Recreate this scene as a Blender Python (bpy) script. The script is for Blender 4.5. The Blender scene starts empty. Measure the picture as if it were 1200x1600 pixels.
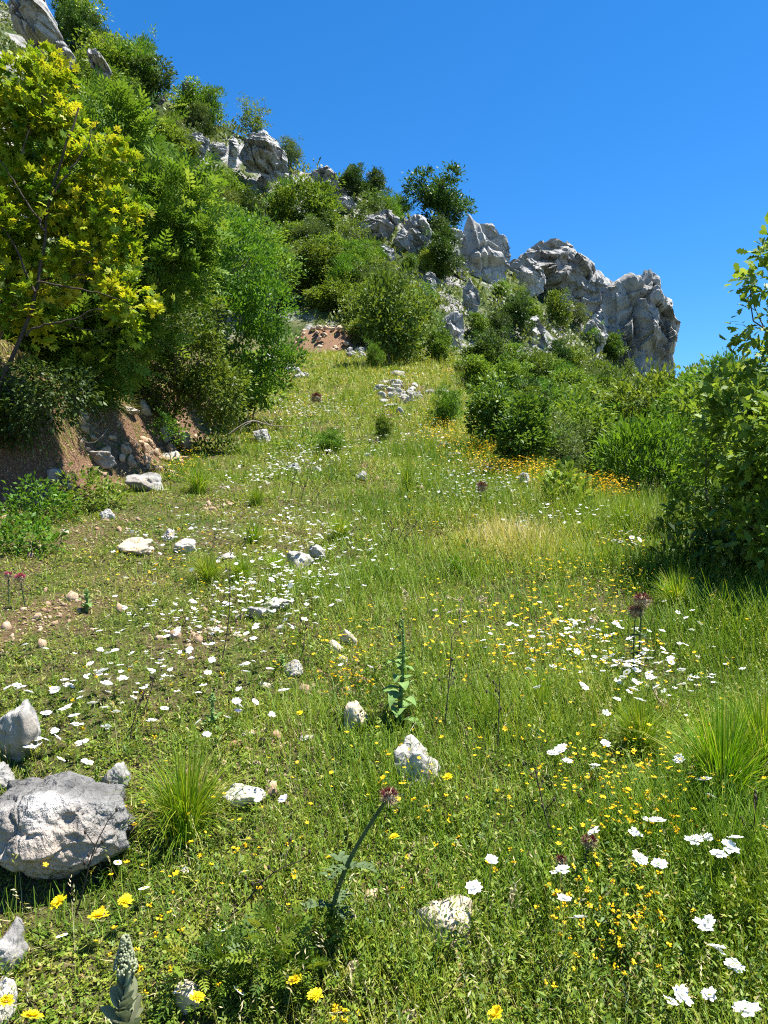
import bpy, bmesh, math
import numpy as np

R = np.random.default_rng(11)
C = bpy.context.scene.collection
FPX, CZ = 1208.0, 1.75          # focal length in photo pixels, eye height

# ------------------------------------------------------------------ noise
def _h(ix, iy, iz, s):
    n = (ix * 374761393 + iy * 668265263 + iz * 2147483647 + s * 144269504) & 0xFFFFFFFF
    n = ((n ^ (n >> 13)) * 1274126177) & 0xFFFFFFFF
    n = ((n ^ (n >> 16)) * 2246822519) & 0xFFFFFFFF
    return ((n ^ (n >> 15)) & 0xFFFFFF) / float(0xFFFFFF) * 2 - 1

def noise3(p, s=0):
    p = np.asarray(p, float)
    i = np.floor(p).astype(np.int64); f = p - i
    f = f * f * f * (f * (f * 6 - 15) + 10)
    out = 0
    for dx in (0, 1):
        wx = f[..., 0] if dx else 1 - f[..., 0]
        for dy in (0, 1):
            wy = f[..., 1] if dy else 1 - f[..., 1]
            for dz in (0, 1):
                wz = f[..., 2] if dz else 1 - f[..., 2]
                out = out + _h(i[..., 0] + dx, i[..., 1] + dy, i[..., 2] + dz, s) * wx * wy * wz
    return out

def fbm3(p, o=4, s=0):
    p = np.asarray(p, float); a, out = 0.5, 0
    for k in range(o):
        out = out + a * noise3(p, s + k); p = p * 2.03 + 7.1; a *= .5
    return out

def n2(x, y, sc, s=0, o=2):
    x = np.asarray(x, float); y = np.asarray(y, float)
    return fbm3(np.stack([x / sc, y / sc, np.zeros_like(x) + .37], -1), o, s)

def sst(a, b, x):
    t = np.clip((x - a) / (b - a), 0, 1); return t * t * (3 - 2 * t)

# ------------------------------------------------------------------ terrain
BY = [-50, 0, 5, 8, 8.8, 14, 20, 32, 42, 60]
BX = [-3.4, -3.4, -3.7, -4.0, -3.15, -3.1, -3.3, -4.7, -5.6, -5.6]
EY = [-50, 0, 5, 7, 8.6, 9.7, 14, 19, 25, 33, 42, 60]
EX = [3.6, 3.4, 3.2, 2.7, 2.7, 2.1, 1.8, 1.5, 2.3, 4.3, 5.6, 6]
RX = [-200, -60, -31, -12.4, 6, 12, 17, 22, 26, 30, 36, 60, 200]
RZ = [120, 63, 46, 35.5, 26.5, 23.5, 20.5, 16, 11.5, 5, 0, -6, -30]

def ridge(x):
    return np.interp(x, RX, RZ) + CZ

def terr(x, y):
    x = np.asarray(x, float); y = np.asarray(y, float)
    yy = np.minimum(y, 41)
    t = np.where(yy < 14, .22 * yy, .22 * 14 + .262 * (yy - 14))
    t = np.where(y > 41, t - .10 * (np.minimum(y, 90) - 41), t)
    t = np.where(y < 0, .1 * y, t)
    d = np.interp(y, BY, BX) - x
    d = d + .35 * n2(x, y, 1.7, 3)
    wob = .2 * n2(x, y, .8, 5)
    bank = (1.15 + wob) * sst(0, .9, d) * (1 - .5 * sst(18, 30, y)) + .52 * (1 - .6 * sst(20, 32, y)) * np.maximum(d - .6, 0)
    e = x - np.interp(y, EY, EX) + .4 * n2(x, y, 2.1, 8)
    bank = bank + sst(.1, .5, d) * sst(2.2, 1.2, d) * (.22 * n2(x, y, .45, 17, 3) + .12 * np.abs(n2(x, y, .2, 18)))
    drop = np.minimum(.5 * np.maximum(e, 0), 3.4)
    g = t + bank - drop
    # earth scar behind the crest
    g = g + 1.8 * sst(0, 1.0, y - 41.6 - .3 * n2(x, y, .8, 15)) * sst(-5.4, -4.4, x) * sst(-1.2, -2.2, x)
    m = ridge(x) - (.62 + .02 * np.clip(-x, 0, 9)) * (75 - y)
    m = np.where(y > 75, ridge(x) - .9 * (y - 75), m)
    m = m + 2.0 * n2(x, y, 9, 21, 3) + .5 * n2(x, y, 2.6, 25)
    k = 1.0
    h = np.clip(.5 + .5 * (g - m) / k, 0, 1)
    z = m * (1 - h) + g * h + k * h * (1 - h)
    far = sst(2, 6, np.abs(x) + np.abs(y - 6) * .15)
    z = z + .10 * n2(x, y, 1.3, 31) + .025 * n2(x, y, .33, 33) * (y < 14) + far * .2 * n2(x, y, 4.5, 35)
    return np.maximum(z, -30)

_D = 1.15 * (160 / 1.15) ** np.linspace(0, 1, 1500)
def hit(u, v, dmin=1.15):
    D = _D[_D >= dmin]
    x = (u - 600) / FPX * D; z = CZ + (800 - v) / FPX * D
    g = terr(x, D) - z
    k = np.nonzero(g > 0)[0]
    if len(k) == 0 or k[0] == 0:
        i = 0 if len(k) else len(D) - 1
        d = D[i]
    else:
        i = k[0]; a, b = g[i - 1], g[i]; d = D[i - 1] + (D[i] - D[i - 1]) * (-a / (b - a))
    x = (u - 600) / FPX * d
    return float(x), float(d), float(terr(x, d))

def px(u, v, d):
    return np.array([(u - 600) / FPX * d, d, CZ + (800 - v) / FPX * d])

def proj(x, y, z):
    return 600 + FPX * x / y, 800 - FPX * (z - CZ) / y

# ------------------------------------------------------------------ mesh helpers
class MB:
    """collects faces with a per-point value"""
    def __init__(s): s.V, s.F, s.A, s.M, s.n = [], [], [], [], 0
    def add(s, V, F, var=.5, mi=0):
        V = np.asarray(V, float).reshape(-1, 3); F = np.asarray(F, np.int64)
        s.V.append(V); s.F.append(F + s.n)
        s.A.append(np.broadcast_to(np.asarray(var, float), (len(V),)).copy()); s.M.append(np.full(len(F), mi)); s.n += len(V)
    def mesh(s, name, mats, smooth=False):
        me = bpy.data.meshes.new(name)
        V = np.concatenate(s.V); me.vertices.add(len(V)); me.vertices.foreach_set('co', V.ravel().astype(np.float32))
        tot = np.concatenate([np.full(len(f), f.shape[1]) for f in s.F])
        idx = np.concatenate([f.ravel() for f in s.F])
        me.loops.add(len(idx)); me.loops.foreach_set('vertex_index', idx.astype(np.int32))
        me.polygons.add(len(tot)); me.polygons.foreach_set('loop_start', np.concatenate([[0], np.cumsum(tot)[:-1]]).astype(np.int32))
        for m in (mats if isinstance(mats, (list, tuple)) else [mats]): me.materials.append(m)
        me.polygons.foreach_set('material_index', np.concatenate(s.M).astype(np.int32))
        if smooth: me.polygons.foreach_set('use_smooth', np.ones(len(tot), bool))
        a = me.attributes.new('var', 'FLOAT', 'POINT'); a.data.foreach_set('value', np.concatenate(s.A).astype(np.float32))
        me.update(calc_edges=True); me.validate()
        return me

def link(name, me, parent=None, loc=None):
    o = bpy.data.objects.new(name, me); C.objects.link(o)
    if parent is not None: o.parent = parent
    if loc is not None: o.location = loc
    return o
def tag(o, label=None, cat=None, group=None, kind=None):
    for k, v in (('label', label), ('category', cat), ('group', group), ('kind', kind)):
        if v: o[k] = v
    return o
def thing(name, label, cat, loc, rz=0, group=None, scale=None):
    o = link(name, None, None, loc); o.rotation_euler = (0, 0, rz)
    if scale is not None: o.scale = scale if hasattr(scale, '__len__') else (scale,) * 3
    return tag(o, label, cat, group)

def nrm(v): return v / np.maximum(np.linalg.norm(v, axis=-1, keepdims=True), 1e-9)
def rdir(n, r=R): return nrm(r.normal(size=(n, 3)))

def frames(dirs, normals):
    y = nrm(dirs); x = nrm(np.cross(y, normals)); z = np.cross(x, y)
    return np.stack([x, y, z], -1)          # columns

def scatter(mb, tpl, pos, M, size, var, mi=0):
    """copy a template (list of (V, F)) to every pos with frame M and size"""
    size = np.asarray(size, float)
    if size.ndim == 1: size = size[:, None]
    for V, F in tpl:
        k = len(V)
        W = np.einsum('nij,nkj->nki', M, V[None] * size[:, None, :]) + pos[:, None, :]
        FF = (F[None] + (np.arange(len(pos)) * k)[:, None, None]).reshape(-1, F.shape[1])
        mb.add(W.reshape(-1, 3), FF, np.repeat(var, k), mi)

def quadleaf(w=.45, fold=.12, y0=0., l=1.):
    return np.array([[0, y0, 0], [-w / 2, y0 + l * .45, fold], [0, y0 + l, 0], [w / 2, y0 + l * .45, fold]]), np.array([[0, 3, 2, 1]])
def one(V, F): return [(np.asarray(V, float), np.asarray(F))]

T_LEAF = one(*quadleaf(.5)); T_NARROW = one(*quadleaf(.26, .05)); T_ROUND = one(*quadleaf(.8, .1))
def _pinnate():
    out = []
    V, F = quadleaf(.36, .08)
    VV, FF = [], []
    for t in (.28, .48, .68, .86):
        for s in (-1, 1):
            a = s * (1.15 - .35 * t)
            c, sn = math.cos(a), math.sin(a); q = V * (.40 - .1 * abs(t - .5))
            w = np.stack([q[:, 0] * c + q[:, 1] * sn, -q[:, 0] * sn + q[:, 1] * c, q[:, 2]], -1) + [0, t, -.22 * t * t]
            FF.append(F + 4 * len(VV)); VV.append(w)
    q = V * .34 + [0, .95, -.22]; FF.append(F + 4 * len(VV)); VV.append(q)
    r = np.array([[-.012, 0, 0], [.012, 0, 0], [.008, 1, -.23], [-.008, 1, -.23]]); FF.append(F + 4 * len(VV)); VV.append(r)
    return [(np.concatenate(VV), np.concatenate(FF))]
T_PIN = _pinnate()
def _rosette():
    V, F = quadleaf(.5, .07); VV, FF = [], []
    for k, (a, l, dz) in enumerate(((0, 1, 0), (.75, .85, -.1), (-.75, .9, -.05), (1.5, .7, -.2), (-1.5, .75, -.15), (2.5, .5, -.25))):
        c, s = math.cos(a), math.sin(a); q = V * l; q = q + [0, 0, 0]; q[:, 2] += dz * q[:, 1]
        VV.append(np.stack([q[:, 0] * c + q[:, 1] * s, -q[:, 0] * s + q[:, 1] * c, q[:, 2]], -1)); FF.append(F + 4 * k)
    return [(np.concatenate(VV), np.concatenate(FF))]
T_ROS = _rosette()
def _oak():
    L = [(.03, 0), (.10, .15), (.22, .25), (.13, .36), (.30, .50), (.17, .60), (.27, .76), (.12, .88), (0, 1.0)]
    pts = [(x, y) for x, y in L] + [(-x, y) for x, y in L[-2::-1]]
    V = np.array([[x, y, .25 * abs(x) - .12 * y * y] for x, y in pts])
    return [(V, np.array([list(range(len(pts)))]))]
T_OAK = _oak()
def _tri():
    V, F = quadleaf(.75, .06); VV, FF = [], []
    for k, a in enumerate((0, 2.1, -2.1)):
        c, s = math.cos(a), math.sin(a)
        VV.append(np.stack([V[:, 0] * c + V[:, 1] * s, -V[:, 0] * s + V[:, 1] * c, V[:, 2]], -1) * .55); FF.append(F + 4 * k)
    return [(np.concatenate(VV), np.concatenate(FF))]
T_TRI = _tri()
T_BLADE = [(np.array([[-.5, 0, 0], [.5, 0, 0], [.36, .4, .05], [-.36, .4, .05], [.22, .75, .22], [-.22, .75, .22], [0, 1, .5]]),
            np.array([[0, 1, 2, 3], [3, 2, 4, 5]])),]
T_BLADE = [(T_BLADE[0][0][:6], T_BLADE[0][1])]
T_FAR = [(np.array([[-.5, 0, 0], [.5, 0, 0], [0, 1, .25]]), np.array([[0, 1, 2]]))]

def tube(mb, P, r, sides=6, var=.5, mi=0):
    P = np.asarray(P, float); r = np.broadcast_to(np.asarray(r, float), (len(P),))
    t = nrm(np.gradient(P, axis=0)); up = np.array([.31, .87, .12])
    x = nrm(np.cross(t, up)); y = np.cross(t, x)
    a = np.linspace(0, 2 * np.pi, sides, endpoint=False)
    V = P[:, None] + r[:, None, None] * (np.cos(a)[None, :, None] * x[:, None] + np.sin(a)[None, :, None] * y[:, None])
    i = np.arange(len(P) - 1)[:, None] * sides; j = np.arange(sides)[None]; k = (j + 1) % sides
    F = np.stack([i + j, i + k, i + sides + k, i + sides + j], -1).reshape(-1, 4)
    mb.add(V.reshape(-1, 3), F, var, mi)

def bent(a, b, n=7, sag=.1, r=R):
    a, b = np.asarray(a, float), np.asarray(b, float); t = np.linspace(0, 1, n)[:, None]
    L = np.linalg.norm(b - a); off = r.normal(size=3) * sag * L; off2 = r.normal(size=3) * sag * .5 * L
    return a + (b - a) * t + off * np.sin(np.pi * t) + off2 * np.sin(2 * np.pi * t)

# ------------------------------------------------------------------ materials
def mat(name):
    m = bpy.data.materials.new(name); m.use_nodes = True; nt = m.node_tree; nt.nodes.clear()
    out = nt.nodes.new('ShaderNodeOutputMaterial'); return m, nt, out
def nd(nt, t, **kw):
    n = nt.nodes.new('ShaderNode' + t)
    for k, v in kw.items(): setattr(n, k, v)
    return n
def ramp(nt, fac, stops, interp='LINEAR'):
    n = nd(nt, 'ValToRGB'); e = n.color_ramp.elements; n.color_ramp.interpolation = interp
    e[0].position, e[0].color = stops[0][0], (*stops[0][1], 1); e[1].position, e[1].color = stops[-1][0], (*stops[-1][1], 1)
    for p, c in stops[1:-1]:
        q = e.new(p); q.color = (*c, 1)
    if fac is not None: nt.links.new(fac, n.inputs[0])
    return n.outputs[0]
def mixc(nt, f, a, b, mode='MIX'):
    n = nd(nt, 'Mix', data_type='RGBA', blend_type=mode)
    for s, v in ((0, f), (6, a), (7, b)):
        if hasattr(v, 'is_linked'): nt.links.new(v, n.inputs[s])
        else: n.inputs[s].default_value = v if s == 0 else (*v, 1)
    return n.outputs[2]
def tex(nt, vec, scale, detail=4, rough=.55, kind='TexNoise', **kw):
    n = nd(nt, kind, **kw); n.inputs['Scale'].default_value = scale
    if kind == 'TexNoise': n.inputs['Detail'].default_value = detail; n.inputs['Roughness'].default_value = rough
    if vec is not None: nt.links.new(vec, n.inputs['Vector'])
    return n
def attr(nt, name='var'):
    return nd(nt, 'Attribute', attribute_name=name).outputs['Fac']

def leaf_mat(name, stops, trans=.35, spec=.25, rough=.5, vary=.25, huev=.035):
    m, nt, out = mat(name)
    c = ramp(nt, attr(nt), stops)
    oi = nd(nt, 'ObjectInfo').outputs['Random']
    hs = nd(nt, 'HueSaturation'); nt.links.new(c, hs.inputs['Color'])
    mh = nd(nt, 'MapRange'); nt.links.new(oi, mh.inputs[0]); mh.inputs[3].default_value = .5 - huev * .55; mh.inputs[4].default_value = .5 + huev * .4; nt.links.new(mh.outputs[0], hs.inputs['Hue'])
    ml = nd(nt, 'Math', operation='MULTIPLY'); ml.inputs[1].default_value = 7.31; nt.links.new(oi, ml.inputs[0])
    fr = nd(nt, 'Math', operation='FRACT'); nt.links.new(ml.outputs[0], fr.inputs[0])
    mv = nd(nt, 'MapRange'); nt.links.new(fr.outputs[0], mv.inputs[0]); mv.inputs[3].default_value = 1 - vary; mv.inputs[4].default_value = 1 + vary; nt.links.new(mv.outputs[0], hs.inputs['Value'])
    p = nd(nt, 'BsdfPrincipled'); nt.links.new(hs.outputs[0], p.inputs['Base Color']); p.inputs['Roughness'].default_value = rough; p.inputs['Specular IOR Level'].default_value = spec
    t = nd(nt, 'BsdfTranslucent')
    warm = mixc(nt, 1.0, hs.outputs[0], (1.25, 1.15, .55), 'MULTIPLY'); nt.links.new(warm, t.inputs[0])
    mx = nd(nt, 'MixShader'); mx.inputs[0].default_value = trans; nt.links.new(p.outputs[0], mx.inputs[1]); nt.links.new(t.outputs[0], mx.inputs[2])
    nt.links.new(mx.outputs[0], out.inputs[0]); return m

def plain(name, c, rough=.7, c2=None, scale=8, trans=0):
    m, nt, out = mat(name); p = nd(nt, 'BsdfPrincipled'); p.inputs['Roughness'].default_value = rough; p.inputs['Specular IOR Level'].default_value = .2
    tc = nd(nt, 'TexCoord').outputs['Object']
    col = ramp(nt, tex(nt, tc, scale).outputs['Fac'], [(.3, c), (.7, c2 or c)])
    nt.links.new(col, p.inputs['Base Color'])
    if trans:
        t = nd(nt, 'BsdfTranslucent'); nt.links.new(col, t.inputs[0]); mx = nd(nt, 'MixShader'); mx.inputs[0].default_value = trans
        nt.links.new(p.outputs[0], mx.inputs[1]); nt.links.new(t.outputs[0], mx.inputs[2]); nt.links.new(mx.outputs[0], out.inputs[0])
    else: nt.links.new(p.outputs[0], out.inputs[0])
    return m

def rock_mat(name, lo, mid, hi, warm, scale, bump=.5, stain=(.05, .05, .052), warmth=.3):
    m, nt, out = mat(name); p = nd(nt, 'BsdfPrincipled'); p.inputs['Roughness'].default_value = .9; p.inputs['Specular IOR Level'].default_value = .15
    tc = nd(nt, 'TexCoord').outputs['Object']
    mp = nd(nt, 'Mapping'); nt.links.new(tc, mp.inputs[0]); mp.inputs['Rotation'].default_value = (.3, .5, .2); mp.inputs['Scale'].default_value = (1, 1, .45)
    v = mp.outputs[0]
    n1 = tex(nt, v, scale * .9, 8, .62); n2_ = tex(nt, v, scale * 3.7, 6, .7); n3 = tex(nt, tc, scale * .5, 3, .5)
    col = ramp(nt, n1.outputs['Fac'], [(.33, lo), (.5, mid), (.66, hi)])
    wf = nd(nt, 'MapRange'); nt.links.new(n3.outputs['Fac'], wf.inputs[0]); wf.inputs[1].default_value = .48; wf.inputs[2].default_value = .68; wf.inputs[4].default_value = warmth
    col = mixc(nt, wf.outputs[0], col, warm)
    sf = nd(nt, 'MapRange'); nt.links.new(n2_.outputs['Fac'], sf.inputs[0]); sf.inputs[1].default_value = .6; sf.inputs[2].default_value = .74; sf.inputs[4].default_value = .75
    col = mixc(nt, sf.outputs[0], col, stain)
    vo = tex(nt, v, scale * 1.6, kind='TexVoronoi', feature='DISTANCE_TO_EDGE')
    cr = nd(nt, 'MapRange'); nt.links.new(vo.outputs['Distance'], cr.inputs[0]); cr.inputs[1].default_value = 0; cr.inputs[2].default_value = .03; cr.inputs[3].default_value = .0; cr.inputs[4].default_value = 1
    oi = nd(nt, 'ObjectInfo').outputs['Random']
    mv = nd(nt, 'MapRange'); nt.links.new(oi, mv.inputs[0]); mv.inputs[3].default_value = .85; mv.inputs[4].default_value = 1.12
    hs = nd(nt, 'HueSaturation'); nt.links.new(col, hs.inputs['Color']); nt.links.new(mv.outputs[0], hs.inputs['Value'])
    nt.links.new(hs.outputs[0], p.inputs['Base Color'])
    a = nd(nt, 'Math', operation='ADD'); nt.links.new(n1.outputs['Fac'], a.inputs[0])
    b = nd(nt, 'Math', operation='MULTIPLY'); nt.links.new(n2_.outputs['Fac'], b.inputs[0]); b.inputs[1].default_value = .45; nt.links.new(b.outputs[0], a.inputs[1])
    c = nd(nt, 'Math', operation='MULTIPLY'); nt.links.new(cr.outputs[0], c.inputs[0]); c.inputs[1].default_value = .05
    d = nd(nt, 'Math', operation='ADD'); nt.links.new(a.outputs[0], d.inputs[0]); nt.links.new(c.outputs[0], d.inputs[1])
    bp = nd(nt, 'Bump'); bp.inputs['Strength'].default_value = 1.0; bp.inputs['Distance'].default_value = bump / scale; nt.links.new(d.outputs[0], bp.inputs['Height']); nt.links.new(bp.outputs[0], p.inputs['Normal'])
    nt.links.new(p.outputs[0], out.inputs[0]); return m

M = {}
M['crag'] = rock_mat('crag_limestone', (.21, .205, .193), (.345, .335, .315), (.47, .46, .435), (.38, .335, .275), .55, .28, (.12, .12, .118), .35)
M['grey'] = rock_mat('grey_limestone', (.13, .125, .12), (.27, .26, .24), (.44, .42, .39), (.40, .33, .25), 6, .16, (.10, .10, .10), .55)
M['boulder'] = rock_mat('mottled_limestone', (.075, .073, .07), (.22, .213, .20), (.55, .53, .50), (.46, .36, .27), 3.4, .36, (.025, .025, .025), .7)
M['pale'] = rock_mat('pale_limestone', (.26, .24, .21), (.42, .395, .35), (.56, .54, .49), (.46, .36, .24), 9, .16, (.14, .12, .10), .4)
M['cream'] = rock_mat('cream_limestone', (.36, .30, .21), (.52, .44, .32), (.62, .55, .43), (.46, .32, .18), 9, .16, (.22, .16, .10), .4)
M['rust'] = rock_mat('rusty_stone', (.22, .14, .09), (.40, .28, .18), (.55, .42, .30), (.38, .20, .10), 7, .16, (.10, .06, .04), .6)
M['scar'] = rock_mat('ochre_stone', (.26, .17, .11), (.46, .33, .22), (.62, .50, .37), (.45, .24, .12), 1.6, .2, (.12, .07, .05), .5)
M['far_pale'] = rock_mat('weathered_stone', (.20, .19, .175), (.32, .31, .285), (.42, .41, .38), (.48, .40, .31), 2.5, .2, (.12, .11, .10), .35)
M['broad'] = leaf_mat('broad_leaf', [(0, (.045, .095, .012)), (.5, (.115, .195, .024)), (1, (.22, .31, .05))], .35)
M['olive'] = leaf_mat('olive_leaf', [(0, (.05, .08, .02)), (.5, (.10, .15, .04)), (1, (.18, .23, .075))], .3)
M['fine'] = leaf_mat('fine_leaf', [(0, (.04, .10, .01)), (.5, (.09, .20, .018)), (1, (.17, .32, .035))], .4, vary=.15, huev=.02)
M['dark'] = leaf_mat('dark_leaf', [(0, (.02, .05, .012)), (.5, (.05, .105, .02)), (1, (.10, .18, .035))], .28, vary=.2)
M['yellowgreen'] = leaf_mat('yellow_green_leaf', [(0, (.06, .14, .01)), (.35, (.18, .29, .018)), (.7, (.40, .45, .025)), (1, (.46, .43, .035))], .42, vary=.05, huev=.01)
M['ash'] = leaf_mat('ash_leaf', [(0, (.06, .13, .012)), (.5, (.14, .25, .03)), (.85, (.25, .36, .06)), (1, (.34, .42, .08))], .4, spec=.2, rough=.55, vary=.08, huev=.01)
M['oak'] = leaf_mat('oak_leaf', [(0, (.06, .12, .015)), (.5, (.17, .27, .035)), (1, (.34, .43, .09))], .42, spec=.25, rough=.5, vary=.06, huev=.01)
M['bark'] = plain('bark', (.09, .07, .055), .9, (.16, .135, .11), 14)
M['grass'] = leaf_mat('grass_blade', [(0, (.055, .13, .01)), (.3, (.13, .235, .018)), (.55, (.235, .32, .035)), (.75, (.36, .37, .08)), (.9, (.44, .38, .17)), (1, (.58, .50, .30))], .35, vary=0, huev=0)
M['herb'] = leaf_mat('herb_leaf', [(0, (.045, .10, .012)), (.35, (.12, .20, .018)), (.65, (.23, .285, .03)), (.85, (.30, .30, .06)), (1, (.36, .25, .10))], .3, vary=0, huev=0)
M['tuft'] = leaf_mat('tuft_blade', [(0, (.06, .16, .006)), (.4, (.15, .31, .012)), (.75, (.31, .44, .025)), (1, (.48, .46, .12))], .4, vary=.15, huev=.02)
M['white'] = plain('white_petal', (.82, .82, .80), .6, (.88, .88, .86), 60, .25)
M['pinkwhite'] = plain('pale_pink_petal', (.74, .62, .70), .6, (.82, .74, .79), 60, .25)
M['yellow'] = plain('yellow_petal', (.85, .62, .01), .6, (.88, .70, .02), 60, .25)
M['gold'] = plain('golden_petal', (.80, .45, .006), .6, (.85, .56, .012), 60, .2)
M['stem'] = plain('green_stem', (.06, .12, .02), .6, (.10, .17, .035), 30)
M['darkstem'] = plain('dark_dry_stem', (.035, .028, .022), .9, (.08, .06, .045), 30)
M['drystraw'] = plain('dry_straw', (.48, .38, .22), .8, (.62, .52, .34), 30, .25)
M['thistlestem'] = plain('thistle_stem', (.05, .085, .03), .8, (.10, .14, .06), 40)
M['bract'] = plain('thistle_bract', (.30, .22, .12), .8, (.45, .36, .22), 60)
M['maroon'] = plain('maroon_floret', (.14, .012, .025), .7, (.22, .025, .05), 60)
M['magenta'] = plain('magenta_floret', (.42, .02, .10), .7, (.55, .06, .2), 60)
M['violet'] = plain('violet_petal', (.22, .10, .48), .6, (.32, .18, .6), 60)
M['mullein'] = plain('mullein_leaf', (.10, .19, .045), .85, (.19, .29, .09), 25, .15)
M['mulleingrey'] = plain('felted_leaf', (.21, .235, .125), .9, (.36, .38, .24), 25, .1)
M['root'] = plain('bare_root', (.20, .16, .12), .9, (.34, .29, .23), 20)
M['eye'] = plain('flower_eye', (.75, .5, .02), .8, (.8, .6, .05), 60)

def ground_mat():
    m, nt, out = mat('meadow_ground'); p = nd(nt, 'BsdfPrincipled'); p.inputs['Roughness'].default_value = .95; p.inputs['Specular IOR Level'].default_value = .1
    tc = nd(nt, 'TexCoord').outputs['Object']
    a = tex(nt, tc, 5, 6, .7); b = tex(nt, tc, 38, 5, .7); c = tex(nt, tc, .6, 5, .6)
    green = ramp(nt, a.outputs['Fac'], [(.35, (.04, .06, .016)), (.5, (.09, .11, .026)), (.65, (.17, .17, .055))])
    soil = ramp(nt, b.outputs['Fac'], [(.3, (.10, .058, .034)), (.5, (.20, .115, .068)), (.7, (.33, .22, .14))])
    litter = ramp(nt, b.outputs['Fac'], [(.3, (.05, .035, .02)), (.5, (.12, .09, .045)), (.72, (.28, .22, .12))])
    mr = nd(nt, 'MapRange'); nt.links.new(tex(nt, tc, 2.3, 5, .7).outputs['Fac'], mr.inputs[0]); mr.inputs[1].default_value = .42; mr.inputs[2].default_value = .58
    near = mixc(nt, mr.outputs[0], litter, green)
    s = attr(nt, 'soil'); near = mixc(nt, s, near, soil)
    hill = ramp(nt, c.outputs['Fac'], [(.35, (.035, .06, .016)), (.5, (.07, .10, .028)), (.6, (.15, .16, .07))])
    rockc = ramp(nt, tex(nt, tc, 1.1, 8, .65).outputs['Fac'], [(.35, (.14, .135, .125)), (.5, (.29, .28, .26)), (.65, (.42, .41, .38))])
    rf = nd(nt, 'MapRange'); nt.links.new(tex(nt, tc, .25, 6, .6).outputs['Fac'], rf.inputs[0]); rf.inputs[1].default_value = .50; rf.inputs[2].default_value = .54
    hill = mixc(nt, rf.outputs[0], hill, rockc)
    col = mixc(nt, attr(nt, 'hill'), near, hill)
    nt.links.new(col, p.inputs['Base Color'])
    bp = nd(nt, 'Bump'); bp.inputs['Distance'].default_value = .05; nt.links.new(b.outputs['Fac'], bp.inputs['Height'])
    bp2 = nd(nt, 'Bump'); bp2.inputs['Distance'].default_value = .5; nt.links.new(tex(nt, tc, 1.1, 8, .65).outputs['Fac'], bp2.inputs['Height']); nt.links.new(attr(nt, 'hill'), bp2.inputs['Strength']); nt.links.new(bp.outputs[0], bp2.inputs['Normal'])
    nt.links.new(bp2.outputs[0], p.inputs['Normal']); nt.links.new(p.outputs[0], out.inputs[0]); return m

# soil patches (centre x, y, rx, ry, strength) found where the photo shows bare earth
ROCKS = []
SOIL = []
for u, v, ru, rv, k in ((60, 965, 70, 40, 1), (150, 830, 60, 25, .7), (340, 790, 20, 10, .4), (420, 1180, 70, 40, .35), (540, 1060, 40, 20, .3), (330, 985, 60, 20, .5), (640, 1370, 60, 40, .25), (600, 760, 50, 10, .4), (632, 616, 46, 16, 1.5), (462, 586, 24, 10, 1), (570, 735, 20, 16, .9)):
    x, y, z = hit(u, v); x2, y2, _ = hit(u, v - rv)
    SOIL.append((x, y, ru / FPX * y, max(y2 - y, .1), k * .55))
def soil_mask(x, y):
    x = np.asarray(x, float); y = np.asarray(y, float)
    d = np.interp(y, BY, BX) - x
    s = sst(-.1, .15, d + .2 * n2(x, y, .6, 41)) * sst(1.9, 1.1, d) * sst(3, 5, y) * sst(17, 13, y)
    s = np.maximum(s, sst(41.4, 41.9, y) * sst(44.3, 43.5, y) * sst(-5.4, -4.8, x) * sst(-1.3, -2, x))
    for cx, cy, rx, ry, k in SOIL:
        q = ((x - cx) / rx) ** 2 + ((y - cy) / ry) ** 2
        s = np.maximum(s, k * sst(1.3, .3, q + .9 * n2(x, y, .35, 43)))
    return s
def hill_mask(x, y):
    x = np.asarray(x, float); y = np.asarray(y, float)
    d = np.interp(y, BY, BX) - x; e = x - np.interp(y, EY, EX)
    return np.maximum(np.maximum(sst(1.8, 3.0, d), sst(.8, 2.5, e)), sst(43, 45, y))

def axis(lo, hi, a, b, st, g):
    c = list(np.arange(a, b, st)); s = st
    while c[-1] < hi: s *= g; c.append(c[-1] + s)
    s = st; pre = []
    x = a
    while x > lo: s *= g; x -= s; pre.append(x)
    return np.array(pre[::-1] + c)
gx = axis(-900, 900, -5.5, 5, .06, 1.035); gy = axis(-60, 1200, 1, 12, .06, 1.028)
X, Y = np.meshgrid(gx, gy)
Z = terr(X, Y)
mb = MB(); nx, ny = len(gx), len(gy)
i = (np.arange(ny - 1)[:, None] * nx + np.arange(nx - 1)[None])
mb.add(np.stack([X, Y, Z], -1).reshape(-1, 3), np.stack([i, i + 1, i + nx + 1, i + nx], -1).reshape(-1, 4))
gme = mb.mesh('ground', ground_mat(), True)
for nme, val in (('soil', soil_mask(X, Y)), ('hill', hill_mask(X, Y))):
    a = gme.attributes.new(nme, 'FLOAT', 'POINT'); a.data.foreach_set('value', np.asarray(val, np.float32).ravel())
tag(link('ground', gme), kind='structure')

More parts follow.
